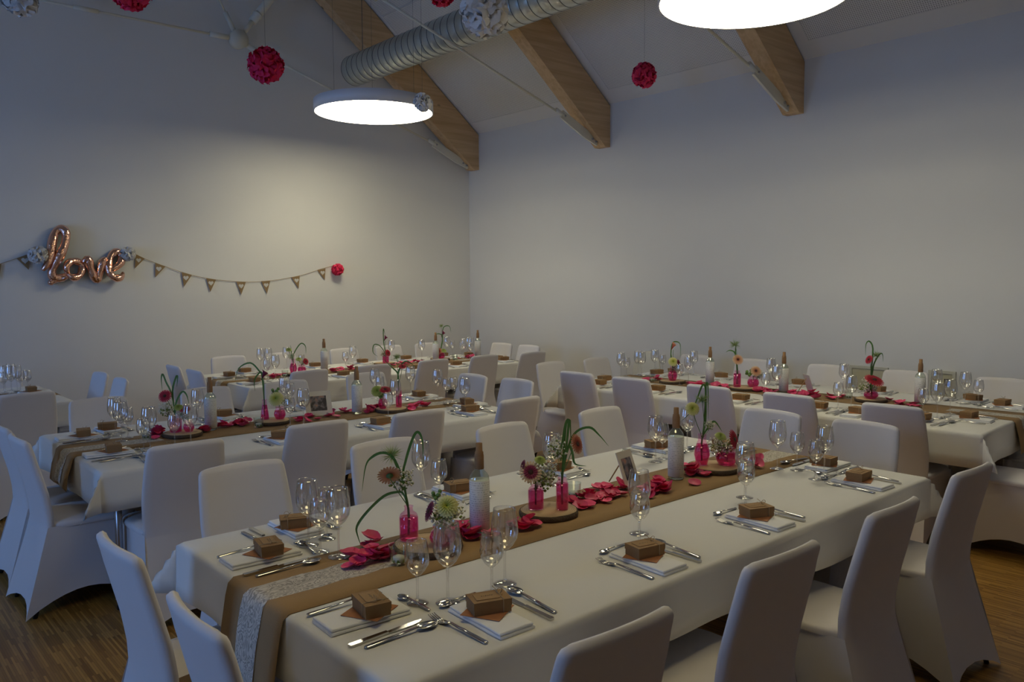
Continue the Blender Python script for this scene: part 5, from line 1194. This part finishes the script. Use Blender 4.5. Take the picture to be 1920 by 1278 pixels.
# ------------------------------------------------------------------ bunting and foil balloon on the left wall
yw = YA+.012
GN = ['right-hand string of burlap heart bunting on the left wall', 'short string of burlap heart bunting left of the love balloon']
gs = []
for i, L in enumerate(STRING):
    t = thing('heart_bunting', GN[i], 'bunting', (0, 0, 0), 0, 'heart bunting'); gs.append(t)
    ob('string', mesh('string', *tube(smooth_path([(x, yw, z) for x, z in L], 5), .003, 5), string_m), t)
def heart(cx, cz, s, y):
    V = []; n = 24
    for k in range(n):
        a = 2*PI*k/n; V.append((cx+s*16*math.sin(a)**3/16, y, cz+s*(13*math.cos(a)-5*math.cos(2*a)-2*math.cos(3*a)-math.cos(4*a))/16))
    V2 = [(x, y-.0012, z) for x, _, z in V]
    return V+V2, [tuple(range(n)), tuple(range(2*n-1, n-1, -1))]+[(k, k+n, (k+1) % n+n, (k+1) % n) for k in range(n)]
for i, (a, b, c) in enumerate(FLAGS):
    A, B, Cc = [Vector((p[0], 0, p[1])) for p in (a, b, c)]
    y = yw+.004
    V = [(p.x, y+dy, p.z) for dy in (0, .0025) for p in (A, B, Cc)]
    g = ob('pennant', mesh('pennant', V, [(0, 1, 2), (5, 4, 3), (0, 3, 4, 1), (1, 4, 5, 2), (2, 5, 3, 0)], flag_m, False), gs[0] if i < 8 else gs[1])
    m = (A+B)*.34+Cc*.32; s = (A-B).length*.26
    ob('heart', mesh('heart', *heart(m.x, m.z, s, y+.0044), heart_m, False), g, label='white heart')
t = thing('foil_balloon', 'rose gold foil balloon script reading love', 'balloon', (0, 0, 0))
def fat(P, r, ph):
    Q = smooth_path(P, 5); n = 12
    rad = lambda q: r*(.35+.65*min(1, min(q, 1-q)*9))*(1+.10*math.sin(q*31+ph))
    return tube(Q, rad, n)
for k, r in (('l', .044), ('o', .039), ('v', .042), ('e', .040), ('tail', .030)):
    ob('letter_stroke', mesh('letter_stroke', *fat([(x, YA+.075+.028*math.sin(i*.9+len(k)), z) for i, (x, z) in enumerate(LOVE[k])], r, len(k)), foil_m), t)

# ------------------------------------------------------------------ low hatches on the right wall
def hatch(label, y0, y1, z0, z1, plate):
    t = thing('service_hatch', label, 'wall hatch', (XB, 0, 0))
    ob('frame', mesh('frame', *join(box(.001, .02, y0, y0+.025, z0, z1), box(.001, .02, y1-.025, y1, z0, z1), box(.001, .02, y0+.025, y1-.025, z1-.025, z1), box(.001, .02, y0+.025, y1-.025, z0, z0+.025)), hatchf_m, False), t)
    d = ob('door', mesh('door', *box(.001, .012, y0+.027, y1-.027, z0+.027, z1-.027), hatch_m, False), t)
    if plate: ob('dark_plate', mesh('dark_plate', *join(box(.012, .014, (y0+y1)/2+.02, y1-.05, z1-.13, z1-.07)), dark_m, False), d)
    else: ob('knob', mesh('knob', *tube([(.012, (y0+y1)/2+.02, z1-.12), (.03, (y0+y1)/2+.02, z1-.12)], .012, 10), dark_m), d)
hatch('pale square hatch with a dark knob low on the right wall', -3.70, -3.33, .30, .86, False)
hatch('pale hatch with a dark label plate low on the right wall', -2.97, -2.74, .30, .87, True)
